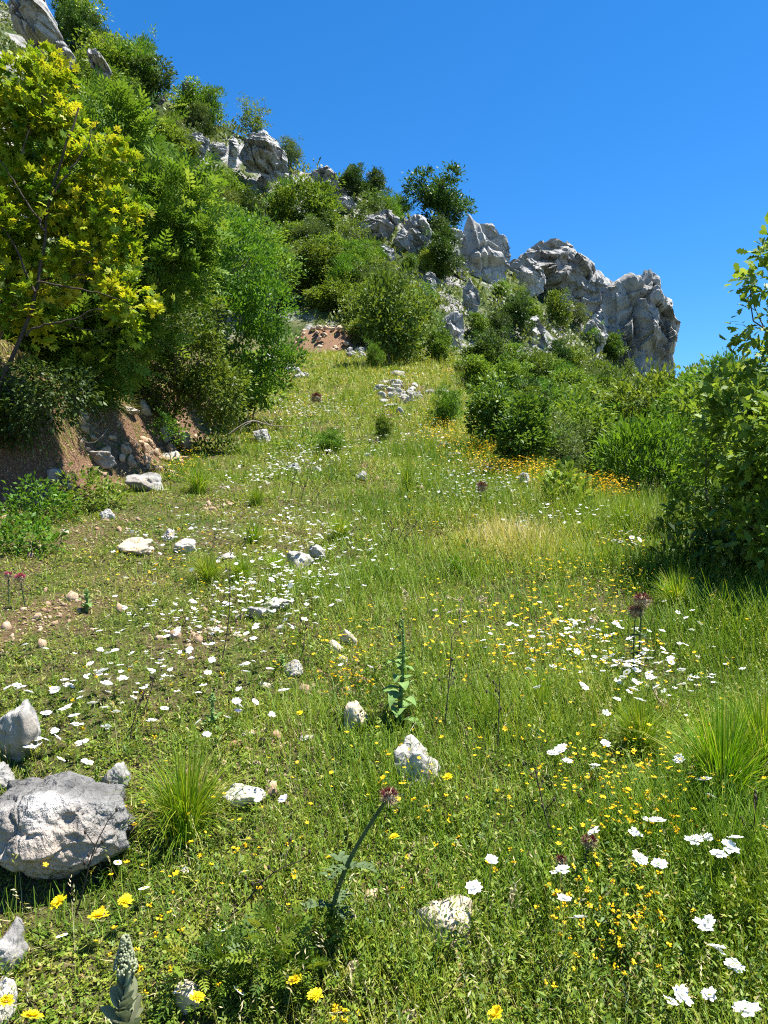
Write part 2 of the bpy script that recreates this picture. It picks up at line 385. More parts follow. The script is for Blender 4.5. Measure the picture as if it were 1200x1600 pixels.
# ------------------------------------------------------------------ rocks
def ico(sub):
    bm = bmesh.new(); bmesh.ops.create_icosphere(bm, subdivisions=sub, radius=1)
    V = np.array([v.co[:] for v in bm.verts]); F = np.array([[v.index for v in f.verts] for f in bm.faces]); bm.free(); return V, F
ICO = {k: ico(k) for k in (3, 4, 5, 6)}
def rock_mesh(seed, dims, m, sub=5, planes=14, sharp=22., rough=.07, name='stone', flat=.0, lumps=0., PL=None):
    r = np.random.default_rng(seed); D, F = ICO[sub]
    n = rdir(planes, r); n[:, 2] *= .8; n = nrm(n); d = r.uniform(.72, 1.0, planes)
    if PL is not None: PL = np.array(PL, float); n = nrm(PL[:, :3]); d = PL[:, 3]
    q = D @ n.T / d                                    # 1/r for every plane
    inv = np.log(np.exp(np.clip(q, 0, None) * sharp).sum(1) / 1.0) / sharp
    rad = 1 / np.maximum(inv, .6)
    P = D * rad[:, None]
    P = P * (1 + lumps * fbm3(P * 1.3 + seed, 2, seed)[:, None])
    off = fbm3(P * 2.2 + seed, 5, seed) * rough * 2 + np.abs(fbm3(P * 5 + seed * 3, 4, seed + 9)) * rough
    cr = np.abs(noise3(P * np.array([1.3, 1.3, 3.2]) + seed, seed + 4)); off -= rough * 1.1 * np.exp(-(cr / .05) ** 2)
    ks = r.integers(0, 1); sd_ = rdir(34, r) * r.uniform(.5, 1.1, (34, 1)); wq = P + .18 * np.stack([noise3(P * 3 + seed + j, j) for j in range(3)], -1)
    kk = ((wq[:, None] - sd_[None]) ** 2).sum(-1).argmin(1); gg = r.normal(size=(34, 3)) * .28; oo = r.normal(0, .35, 34)
    off += rough * 1.1 * (((P - sd_[kk]) * gg[kk]).sum(-1) * 3 + oo[kk])
    P = P + D * off[:, None]
    P = P / np.abs(P).max(0) * np.asarray(dims) / 2
    mb = MB(); mb.add(P, F); return mb.mesh(name, m, False)

VORO = {}
def facets(P, seed, n, amp, aniso, tilt):
    """piecewise tilted facets: broken limestone"""
    r = np.random.default_rng(seed)
    c, s = math.cos(tilt), math.sin(tilt)
    Q = np.stack([(P[:, 0] * c + P[:, 1] * s) * aniso, -P[:, 0] * s + P[:, 1] * c], -1)
    lo, hi = Q.min(0), Q.max(0); S = r.uniform(lo, hi, (n, 2))
    k = ((Q[:, None] - S[None]) ** 2).sum(-1)
    k = k.argmin(1)
    ext = (hi - lo).max() / math.sqrt(n)
    g = r.normal(size=(n, 2)) * .8 / ext; o = r.uniform(-1, 1, n)
    return amp * (((Q - S[k]) * g[k]).sum(-1) + .8 * o[k])

def crag(name, outline, label, seed, d=None, thick=None, tilt=1.1, cells=26, mtl='crag', back=0., cat='crag', amp=.28, group=None):
    O = np.array(outline, float)
    if d is None: d = hit(float(O[:, 0].mean()), float(O[:, 1].max()) - 4)[1] + back
    W = np.stack([(O[:, 0] - 600) / FPX * d, CZ + (800 - O[:, 1]) / FPX * d], -1)
    c = W.mean(0); w = np.ptp(W[:, 0]); T = thick or .42 * w
    Lp = W - c
    na, ns = 260, 64
    th = np.linspace(0, 2 * np.pi, na, endpoint=False); B = np.zeros(na)
    a, b = Lp, np.roll(Lp, -1, 0)
    for k, t in enumerate(th):
        u = np.array([math.cos(t), math.sin(t)]); e = b - a
        den = u[0] * e[:, 1] - u[1] * e[:, 0]; den = np.where(np.abs(den) < 1e-9, 1e-9, den)
        rr = (a[:, 0] * e[:, 1] - a[:, 1] * e[:, 0]) / den; tt = (a[:, 0] * u[1] - a[:, 1] * u[0]) / den
        ok = (tt >= -1e-6) & (tt <= 1 + 1e-6) & (rr > 0)
        B[k] = rr[ok].max() if ok.any() else .1
    jag = fbm3(np.stack([np.cos(th) * 5, np.sin(th) * 5, np.zeros(na) + seed], -1), 4, seed)
    B = B * (1 + .07 * jag)
    ck = np.random.default_rng(seed + 3).integers(0, 22, 1)[0]; stp = np.floor((th + .25 * jag) / (2 * np.pi) * (26 + ck)); B = B * (1 + .06 * _h(stp.astype(np.int64), 0 * stp.astype(np.int64), 0 * stp.astype(np.int64), seed))
    s = np.linspace(0, 1, ns) ** .8
    P2 = (B[:, None] * s[None])[..., None] * np.stack([np.cos(th), np.sin(th)], -1)[:, None]
    P2 = P2.reshape(-1, 2); S = np.tile(s, na)
    rp = np.random.default_rng(seed + 77); hgt = np.ptp(Lp[:, 1])
    base = np.clip((1 - S ** 5) ** .45, 0, 1) * 1.15
    for _ in range(12):                       # big planar faces
        gdir = rp.normal(size=2); gdir /= np.linalg.norm(gdir); sl = rp.uniform(.35, 1.5)
        base = np.minimum(base, rp.uniform(.66, 1.1) + sl * (P2 @ gdir) / (.5 * max(w, .5 * hgt)))
    base = np.maximum(base, .02 * (1 - S))
    can = np.abs(noise3(np.stack([P2[:, 0] * 1.6 / T + .35 * P2[:, 1] / T, P2[:, 1] * .42 / T, np.zeros(len(P2)) + seed], -1), seed + 31))
    base = base - .24 * np.exp(-(can / .07) ** 2) * (1 - S ** 6)
    wgt = (1 - S ** 8)
    f = facets(P2, seed, cells, amp * 1.1 * T, 1.9, tilt) + facets(P2, seed + 1, cells * 4, amp * .42 * T, 1.8, tilt + .3) + facets(P2, seed + 2, cells * 16, amp * .11 * T, 1.6, tilt - .4)
    fb = facets(P2, seed + 5, cells, amp * T, 1.9, tilt)
    q3 = np.stack([P2[:, 0], P2[:, 1], np.zeros(len(P2))], -1)
    f += amp * .14 * T * fbm3(q3 * (3.5 / T), 4, seed)
    front = -(T * base) + f * wgt; rear = T * .9 * base + fb * wgt
    mb = MB()
    i = np.arange(na)[:, None] * ns + np.arange(ns - 1)[None]; j = ((np.arange(na)[:, None] + 1) % na) * ns + np.arange(ns - 1)[None]
    F = np.stack([i, i + 1, j + 1, j], -1).reshape(-1, 4)
    mb.add(np.stack([P2[:, 0], front, P2[:, 1]], -1), F[:, ::-1]); mb.add(np.stack([P2[:, 0], rear, P2[:, 1]], -1), F)
    o = link(name, mb.mesh(name, M[mtl], False), None, (c[0], d, c[1]))
    return tag(o, label, cat, group)

LAND = []      # (u, v, phrase) landmarks for labels
def L(u, v, p): LAND.append((u, v, p))
CR = []
def cr(outline, label, phrase, seed, **kw):
    o = crag('crag', outline, label, seed, **kw); a = np.array(outline); CR.append((a[:, 0].min(), a[:, 0].max(), a[:, 1].min(), a[:, 1].max()))
    if phrase: L(a[:, 0].mean(), a[:, 1].mean(), phrase)
cr([(780, 470), (786, 428), (800, 412), (815, 400), (845, 384), (866, 374), (900, 397), (928, 414), (962, 440), (964, 600), (880, 620), (800, 600), (770, 540)], 'broad grey cliff wall linking the summit crag to the split buttress', None, 40, d=74, thick=3.2, cells=60)
cr([(600, 402), (650, 380), (690, 362), (728, 368), (745, 470), (738, 540), (690, 510), (640, 455)], 'rough grey rock face under the jagged blocks and leaning slab', None, 41, d=64.6, thick=2.0, cells=40)
cr([(940, 480), (944, 446), (982, 428), (1022, 422), (1030, 440), (1032, 458), (1048, 470), (1052, 492), (1061, 506), (1058, 535), (1050, 556), (1052, 575), (1055, 596), (1045, 640), (990, 640), (950, 600), (944, 520)], 'grey tower crag with overhanging face at the end of the ridge', 'the overhanging tower crag', 1, d=70, thick=3.2, cells=40, tilt=.2)
cr([(900, 440), (935, 428), (962, 446), (966, 520), (962, 600), (915, 600), (895, 520)], 'narrow grey buttress split from the overhanging tower by a dark cleft', 'the narrow split buttress', 2, d=71, thick=2.2)
cr([(796, 420), (820, 395), (845, 380), (868, 368), (900, 392), (925, 412), (935, 440), (930, 520), (880, 560), (845, 480), (800, 450)], 'pointed grey summit crag with a small tree growing from its face', 'the pointed summit crag', 3, d=72, thick=3.5, cells=34)
cr([(722, 360), (733, 336), (748, 348), (770, 345), (782, 370), (790, 420), (789, 445), (765, 470), (748, 470), (730, 430), (722, 395)], 'tall leaning pale slab standing on the skyline', 'the tall leaning slab', 4, d=64, thick=1.9, cells=7, tilt=1.3, amp=.2)
cr([(690, 385), (705, 372), (716, 380), (718, 415), (730, 450), (742, 485), (720, 500), (695, 485), (678, 470), (690, 430)], 'stack of jagged broken blocks below the leaning slab', 'the stack of jagged blocks', 5, d=62, thick=1.7, cells=22)
cr([(604, 396), (622, 365), (648, 331), (662, 338), (675, 360), (674, 390), (660, 408), (635, 414), (612, 408)], 'pyramid shaped grey crag with dark furrows', 'the pyramid crag', 6, d=60, thick=2.0, cells=14, tilt=.9)
cr([(560, 350), (585, 332), (612, 330), (625, 345), (605, 375), (580, 398), (563, 385)], 'low pale ledge of weathered stone beside the pyramid crag', 'the pale stone ledge', 7, d=61, thick=1.8, cells=20)
cr([(690, 497), (705, 487), (724, 488), (725, 520), (720, 556), (694, 556), (690, 525)], 'square standing stone rising from the bushes behind the crest', 'the square standing stone', 8, d=47, thick=.75, cells=6, amp=.16)
cr([(806, 515), (825, 496), (838, 494), (850, 510), (858, 540), (840, 560), (810, 556)], 'triangular grey rock half sunk in bushes on the slope', 'the triangular rock', 9, d=55, thick=1.3, cells=8)
cr([(284, 210), (312, 206), (328, 220), (320, 245), (305, 256), (296, 240)], 'small split outcrop with dark hollow on the upper slope', 'the small split outcrop', 10, back=-.3, thick=1.2)
cr([(372, 240), (395, 208), (412, 207), (432, 222), (450, 245), (450, 275), (425, 288), (405, 270), (385, 268)], 'broad pale outcrop on the skyline among junipers', 'the broad skyline outcrop', 11, d=66, thick=2.2, cells=24)
cr([(482, 272), (500, 262), (512, 258), (530, 280), (542, 304), (525, 312), (500, 296)], 'jagged row of grey points along the ridge line', 'the jagged ridge points', 12, d=70, thick=1.5)
cr([(442, 320), (452, 308), (459, 325), (455, 345), (445, 344)], 'slim upright grey stone among shrubs on the slope', 'the slim upright stone', 13, back=-.3, thick=.5, cells=8)
cr([(436, 385), (452, 376), (464, 386), (458, 402), (440, 402)], 'rounded grey stone below the slim upright one', 'the rounded slope stone', 14, back=-.3, thick=.6, cells=8)
cr([(22, -40), (60, -20), (75, 10), (92, 55), (116, 88), (112, 108), (84, 96), (50, 72), (24, 48), (12, 5)], 'massive smooth grey cliff at the top of the slope above yellow leaved tree', 'the massive upper cliff', 15, d=50, thick=2.4, cells=18)
cr([(134, 78), (150, 75), (168, 100), (176, 116), (160, 122), (142, 105)], 'pale rock shoulder beside the massive upper cliff', 'the pale rock shoulder', 16, d=52, thick=1.2)
cr([(196, 150), (208, 153), (212, 172), (202, 176)], 'little pale rock peeping between trees on the upper slope', None, 17, d=52, thick=.5, cells=8)
cr([(283, 132), (292, 128), (303, 133), (300, 141), (286, 142)], 'dark rounded rock perched alone on the skyline', 'the dark perched rock', 18, d=72, thick=.6, cells=8)
cr([(535, 360), (548, 352), (556, 365), (552, 385), (538, 386)], 'grey knob of rock in front of the pale ledge', None, 19, d=58, thick=.8, cells=10)
cr([(470, 368), (480, 362), (488, 375), (478, 384)], 'small pale boulder in the shrubs under the ridge', None, 20, back=-.3, thick=.5, cells=8)
cr([(358, 222), (366, 210), (374, 226), (368, 262), (356, 262)], 'thin pale rib of rock left of the broad skyline outcrop', None, 21, d=63, thick=.8, cells=10)
cr([(1030, 650), (1042, 640), (1060, 650), (1062, 672), (1040, 680)], 'pale boulder half hidden among bushes under the tower', None, 22, back=-.5, thick=.7, cells=8)
cr([(860, 470), (880, 455), (905, 470), (910, 520), (885, 545), (865, 520)], 'shaded grey wall between summit crag and buttress', None, 23, d=69.5, thick=1.3, cells=18)
cr([(415, 555), (425, 545), (433, 560), (432, 585), (420, 585)], 'smooth bluish grey rock leaning beside the stone heap under trees', None, 24, back=0, thick=.35, cells=6)

ro = np.random.default_rng(91)
for k_, (u_, v_, w_, h_) in enumerate(((780, 430, 44, 66), (830, 470, 46, 70), (600, 420, 40, 36), (670, 470, 26, 50), (735, 500, 30, 60), (540, 335, 36, 30), (576, 372, 30, 26), (416, 300, 30, 30), (340, 250, 34, 30), (470, 345, 26, 24), (520, 395, 24, 20), (930, 560, 40, 70), (985, 640, 26, 40), (1040, 690, 30, 30), (250, 165, 26, 20), (232, 200, 22, 34), (305, 300, 22, 22), (395, 350, 26, 22), (745, 380, 20, 44), (655, 325, 30, 16), (885, 430, 30, 40), (940, 480, 30, 60), (560, 300, 26, 14), (450, 300, 24, 30))):
    p_ = [(u_ + w_ * .5 * math.cos(q) * ro.uniform(.7, 1.15), v_ - h_ * .5 + h_ * .5 * math.sin(q) * ro.uniform(.75, 1.15)) for q in np.linspace(0, 6.28, 9)[:8]]
    d_ = hit(u_, v_)[1]
    if d_ < 85: CRX = crag('outcrop', p_, 'pale broken outcrop showing between shrubs on the mountain slope', 120 + k_, d=d_ + .2, thick=.4 * w_ / FPX * d_, cells=12, cat='outcrop', group='outcrops among the shrubs'); CR.append((u_ - w_ / 2, u_ + w_ / 2, v_ - h_, v_))

def rock(u, v, w, h, label, m='pale', seed=None, name='rock', cat='rock', sub=5, dep=.8, sink=.27, group=None, planes=14, rough=.07, lumps=.12, rz=None, sharp=22., PL=None):
    """a stone whose visible outline spans w x h photo pixels, foot at (u, v)"""
    x, y, z = hit(u, v); W, H = w / FPX * y, h / FPX * y / (1 - sink) * .95
    seed = seed or int(u * 7 + v)
    me = rock_mesh(seed, (W, max(W, H) * dep, H), M[m], sub, planes, sharp, rough, name, lumps=lumps, PL=PL)
    ROCKS.append((x, y + W * dep * .3, W * .5, W * dep * .5, H * (1 - sink))) if y < 20 and w > 13 else None
    o = link(name, me, None, (x, y + W * dep * .3, z + H * (.5 - sink))); o.rotation_euler = (0, 0, R.uniform(-.15, .15) if rz is None else rz)
    return tag(o, label, cat, group)

rock(60, 1408, 258, 218, 'large rounded grey boulder with dark pits beside the green grass tuft', 'boulder', 8, 'boulder', 'boulder', 6, .85, .1, planes=22, rough=.075, lumps=.03, sharp=110, rz=0, PL=[(.42, -.2, 1, .80), (-.25, -.15, 1, .86), (-.45, -.45, .7, .88), (.62, -.3, .6, .88), (.1, -.95, .42, .76), (-.5, -.85, .1, .84), (.85, -.5, .15, .84), (.5, -.85, -.15, .86), (-1, -.1, .1, .95), (1, .2, 0, .92), (0, 1, .2, .8), (0, -.7, -.7, .9), (-.6, -.5, -.6, .85), (.7, -.3, -.65, .95), (-.2, -.6, .8, .90)])
rock(180, 1240, 70, 55, 'grey rock behind the shoulder of the large pitted boulder', 'grey', 21)
rock(-8, 1235, 60, 45, 'grey rock tucked behind the large pitted boulder at the frame edge', 'grey', 22)
rock(22, 1185, 84, 108, 'upright grey rock half hidden by white flowers', 'grey', 23)
rock(8, 1520, 56, 72, 'smooth grey stone low in front of the large boulder', 'grey', 24)
rock(4, 1590, 40, 58, 'rough whitish stone below the smooth grey one', 'pale', 25)
rock(650, 1228, 82, 72, 'lumpy white limestone rock with two humps', 'pale', 26, lumps=.4)
rock(557, 1142, 46, 46, 'small cream stone with a shaded left edge beside the leafy mullein', 'cream', 27)
rock(694, 1472, 100, 64, 'broad cream yellow rock lying in the grass', 'cream', 28, planes=9)
rock(375, 1262, 78, 30, 'flat white stone beside the green grass tuft', 'pale', 29)
rock(294, 1582, 48, 52, 'tan stone with fine cracks beside small daisies', 'cream', 30)
rock(322, 1522, 18, 26, 'narrow whitish stone chip above the tan cracked stone', 'pale', 52)
rock(541, 1010, 36, 28, 'rounded tan stone between golden flowers and white ones', 'cream', 31)
rock(525, 1022, 26, 22, 'tan stone touching the rounded one behind it', 'cream', 53)
rock(534, 1036, 20, 14, 'pale stone chip in front of two tan stones', 'pale', 54)
rock(460, 1060, 42, 28, 'grey white stone with streaks among white flowers', 'pale', 32)
rock(480, 1160, 28, 14, 'tiny flat white stone alone on the bare mat', 'pale', 33)
rock(220, 768, 66, 44, 'flat grey slab with a dark underside at the foot of the bank', 'grey', 34, planes=8)
rock(286, 864, 42, 30, 'pale rock with sharp edge below the slab', 'pale', 35)
rock(263, 845, 24, 26, 'grey stone behind the pale sharp rock', 'grey', 55)
rock(207, 868, 60, 30, 'low tan rock in three lumps under the bank', 'cream', 36, lumps=.4)
rock(467, 890, 46, 30, 'grey ridged rock split from its brown neighbour', 'pale', 37)
rock(496, 876, 34, 36, 'brownish rock leaning behind the grey ridged rock', 'grey', 38)
rock(430, 953, 60, 20, 'long flat white rock among dense white flowers', 'pale', 39)
rock(405, 968, 46, 22, 'weathered grey white rock crusted and half buried', 'grey', 40)
rock(352, 875, 30, 12, 'thin pale stone slab by the bright grass', 'pale', 41)
rock(565, 752, 20, 18, 'pale stone in the middle of the path', 'far_pale', 42)
rock(572, 716, 14, 10, 'little stone farther along the path', 'far_pale', 43)
rock(558, 712, 12, 9, 'second little stone beside it on the path', 'far_pale', 56)
rock(497, 740, 16, 14, 'grey stone beside the dark dry stems', 'far_pale', 57)
rock(455, 738, 34, 18, 'low grey rock among pale flowers on the verge', 'far_pale', 44)
rock(822, 762, 24, 26, 'grey rock on the meadow edge beside yellow flowers', 'far_pale', 45)
rock(712, 716, 44, 14, 'long pale ledge along the edge of the meadow', 'far_pale', 46)
rock(690, 702, 30, 12, 'short pale ledge next to the long one', 'far_pale', 47)
rock(410, 692, 34, 24, 'rock outcrop under fallen branches at the bank foot', 'far_pale', 48)
rock(706, 592, 10, 8, 'single small dark stone on top of the crest', 'far_pale', 49)
rock(592, 540, 22, 18, 'rounded pale stone behind the crest bush', 'far_pale', 50)
rock(80, 752, 30, 22, 'grey stone in shade at the foot of the earth bank', 'grey', 58)
rock(104, 766, 24, 20, 'second grey stone in shade beside the first under the bank', 'grey', 59)
rock(100, 835, 18, 9, 'small pinkish stone on the bare ground', 'cream', 60)
rock(165, 812, 26, 18, 'pale stone set in herbs under the bank', 'pale', 61)
rock(148, 722, 54, 30, 'dark shaded rock sticking out of the earth bank', 'grey', 62)
rock(197, 648, 42, 20, 'long pale rock at the top of the bank', 'pale', 63, sink=.1)
rock(223, 648, 20, 26, 'bluish grey rock standing in shade on top of the bank', 'grey', 64, sink=.1)
rock(227, 712, 26, 22, 'angular rusty rock on the bank slope', 'rust', 65)
rock(288, 706, 28, 34, 'upright reddish rock below the dark bush', 'rust', 66)
rock(258, 690, 22, 26, 'dark shaded rock behind the upright reddish one', 'grey', 67)
rock(268, 720, 36, 18, 'low weathered rock among yellow herbs at bank foot', 'pale', 68)
rock(412, 1078, 22, 16, 'crumpled tan stone next to white flowers', 'cream', 69)
rock(388, 1152, 30, 12, 'curled tan stone lying flat by dark weeds', 'cream', 70)
rock(240, 1330, 12, 10, 'white pebble in grass beside the large boulder', 'pale', 71)
rock(288, 1368, 14, 14, 'grey pebble in the grass between boulder and tuft', 'pale', 72)
rock(640, 1600, 34, 20, 'reddish brown clod at the bottom of the meadow', 'rust', 73)
rock(432, 1462, 18, 14, 'brown pebble in herbs near the leaning thistle', 'rust', 74)

r2 = np.random.default_rng(5)
for k in range(46):        # tumbled stones of the bank
    u, v = r2.uniform(125, 300), 0; v = 640 + (u - 130) * .38 + r2.uniform(0, 62)
    rock(u, v, r2.uniform(6, 22), r2.uniform(6, 16), 'fist sized rusty stone in the tumbled rubble of the earth bank', 'rust', 200 + k, 'rubble_stone', 'stone', 3, group='rubble stones on the earth bank')
for k in range(38):        # heap on the crest
    u, v = r2.normal(628, 22), r2.normal(618, 11)
    u += (v - 618) * .6
    rock(u, v, r2.uniform(9, 30), r2.uniform(7, 16), 'angular grey stone in the broken heap on the crest', 'far_pale', 300 + k, 'heap_stone', 'stone', 4, sink=.15, group='stones heaped on the crest', planes=8)
for k in range(6):
    rock(r2.uniform(628, 662), r2.uniform(578, 596), r2.uniform(8, 15), r2.uniform(5, 8), 'tan stone lying behind the grey heap on the crest', 'cream', 340 + k, 'crest_stone', 'stone', 3, group='tan stones behind the heap')
for k in range(12):        # heap by the left bushes
    rock(r2.uniform(442, 480), r2.uniform(574, 594), r2.uniform(10, 20), r2.uniform(10, 16), 'rounded grey stone in the small pile under the bushes', 'far_pale', 360 + k, 'pile_stone', 'stone', 4, sink=.1, group='stones piled under the bushes')
for k in range(8):
    rock(r2.uniform(542, 572), r2.uniform(548, 562), r2.uniform(9, 18), r2.uniform(7, 15), 'squarish grey stone beside the little bush behind the crest', 'far_pale', 380 + k, 'ledge_stone', 'stone', 4, sink=.1, group='stones beside the little crest bush', planes=7)
for k in range(60):        # scree in the earth scar
    x, y = r2.uniform(-5.0, -1.9), r2.uniform(41.7, 43.4)
    z = float(terr(x, y)); s = r2.uniform(.12, .42)
    o = link('scree_stone', rock_mesh(400 + k, (s, s * .8, s * .75), M['scar'], 3, 9, name='scree_stone'), None, (x, y - .05, z + s * .15)); o.rotation_euler = r2.uniform(-.6, .6, 3)
    tag(o, 'ochre stone in the crumbling red earth scar below the bushes', 'stone', 'stones of the red earth scar')
L(500, 500, 'the red earth scar'); L(625, 615, 'the stone heap on the crest')

# ------------------------------------------------------------------ plants: generators
def crown(mb, lobes, n_clump, per, clump_r, size, tpl, r, shell=.45, droop=0., up=.5, base_var=.5, flat=.7, sv=.3, tip=None):
    """leaves in clumps spread through several lobes; returns clump centres"""
    lobes = np.asarray(lobes, float); w = (lobes[:, 3] * lobes[:, 5] + lobes[:, 3] * lobes[:, 4]); w /= w.sum()
    k = r.choice(len(lobes), n_clump, p=w); d = rdir(n_clump, r)
    rad = r.uniform(shell, 1, n_clump) ** .6
    cen = lobes[k, :3] + d * rad[:, None] * lobes[k, 3:6]
    cv = base_var + r.normal(0, .17, n_clump)
    n = n_clump * per; ci = np.repeat(np.arange(n_clump), per)
    off = r.normal(size=(n, 3)) * np.array([1, 1, flat]) * (clump_r * r.uniform(.6, 1.3, n_clump))[ci][:, None] * .6
    pos = cen[ci] + off
    outw = nrm(off + d[ci] * clump_r * .8)
    dirs = nrm(outw + r.normal(size=(n, 3)) * .45 + [0, 0, up * .6 - droop])
    nor = nrm(np.array([0, 0, 1.]) + outw * .35 + r.normal(size=(n, 3)) * .55)
    var = np.clip(cv[ci] + r.normal(0, .14, n), 0, 1)
    if tip is not None: var = np.where(r.random(n_clump)[ci] < tip, np.clip(var + .35, 0, 1), var)
    scatter(mb, tpl, pos, frames(dirs, nor), size * r.uniform(1 - sv, 1 + sv, n), var)
    return cen, d

def limbs(mb, base, fork, cens, r, r0, n_main=5, n_twig=26, sag=.08):
    base, fork = np.asarray(base, float), np.asarray(fork, float)
    P = bent(base, fork, 8, .05, r); tube(mb, P, np.linspace(r0, r0 * .6, 8), 8)
    sel = r.choice(len(cens), min(n_main, len(cens)), replace=False); mains = []
    for s in sel:
        Q = bent(P[r.integers(3, 8)], cens[s], 10, sag, r); tube(mb, Q, np.linspace(r0 * .5, r0 * .1, 10), 6); mains.append(Q)
    A = np.concatenate(mains)
    for s in r.choice(len(cens), min(n_twig, len(cens)), replace=False):
        j = np.argmin(((A - cens[s]) ** 2).sum(1) + r.uniform(0, .3)); 
        if np.linalg.norm(A[j] - cens[s]) < 1e-3: continue
        Q = bent(A[max(j - 2, 0)], cens[s], 6, sag, r); tube(mb, Q, np.linspace(r0 * .16, r0 * .05, 6), 4)

def variant(kind, seed):
    """a unit shrub (about 1 m tall); returns (crown mesh, trunk mesh)"""
    r = np.random.default_rng(seed); c, t = MB(), MB()
    nl = r.integers(5, 9)
    wide = .42 if kind != 'column' else .2
    lobes = []
    for k in range(nl):
        a = r.uniform(0, 6.28); q = r.uniform(.05, wide)
        zc = r.uniform(.25, .8); rr = r.uniform(.15, .27)
        lobes.append((q * math.cos(a) * (1.1 - .5 * zc), q * math.sin(a) * (1.1 - .5 * zc), zc, rr, rr, rr * r.uniform(.7, 1.1)))
    lobes.append((0, 0, .84, .14, .14, .14)); lobes.append((0, 0, .4, .3, .3, .3))
    for k in range(7):          # loose outlying sprays
        a = r.uniform(0, 6.28); q = r.uniform(.25, .5) * wide / .42; rr = r.uniform(.05, .10); lobes.append((q * math.cos(a), q * math.sin(a), r.uniform(.3, 1.0), rr, rr, rr))
    if kind == 'broad': cen, d = crown(c, lobes, 270, 22, .085, .058, T_LEAF, r)
    elif kind == 'airy': cen, d = crown(c, lobes, 130, 20, .085, .045, T_LEAF, r, shell=.2)
    elif kind == 'fine': cen, d = crown(c, lobes, 280, 24, .08, .062, T_NARROW, r, up=1.3)
    elif kind == 'olive': cen, d = crown(c, lobes, 260, 24, .075, .052, T_NARROW, r, up=.6)
    elif kind == 'dark': cen, d = crown(c, lobes, 300, 26, .075, .05, T_LEAF, r)
    elif kind == 'column': cen, d = crown(c, lobes, 130, 24, .06, .05, T_NARROW, r, up=1.4)
    limbs(t, (0, 0, -.15), (r.normal(0, .03), r.normal(0, .03), .3), cen, r, .022, 7, 30)
    mk = {'airy': 'broad', 'column': 'dark'}.get(kind, kind)
    return c.mesh(kind + '_crown', M[mk]), t.mesh(kind + '_trunk', M['bark'], True)
VAR = {k: [variant(k, 50 + 10 * i + j) for j in range(n)] for i, (k, n) in enumerate((('broad', 5), ('airy', 3), ('fine', 3), ('olive', 3), ('dark', 3), ('column', 2)))}

SHRUBS = []    # (object, u, v, height_px, kind) to be labelled
def shrub(u, v, hpx, kind, wide=1.0, label=None, d=None, name=None, group='shrubs on the mountain slope', cat='shrub'):
    x, y, z = hit(u, v) if d is None else (*px(u, v, d)[:2], 0)
    if d is not None: z = float(terr(x, y))
    if y > 100: return None
    h = hpx / FPX * y
    cm, tm = VAR[kind][R.integers(len(VAR[kind]))]
    nm = name or ('juniper' if kind in ('dark', 'column') else 'shrub')
    o = thing(nm, label, 'juniper' if nm == 'juniper' else cat, (x, y, z), R.uniform(0, 6.28), group, (h * wide * R.uniform(.8, 1.3), h * wide * R.uniform(.8, 1.25), h)); o.rotation_euler = (R.normal(0, .12), R.normal(0, .12), o.rotation_euler[2])
    link('trunk', tm, o); link('crown', cm, o)
    if label is None: SHRUBS.append((o, u, v - hpx * .5, hpx, kind))
    return o

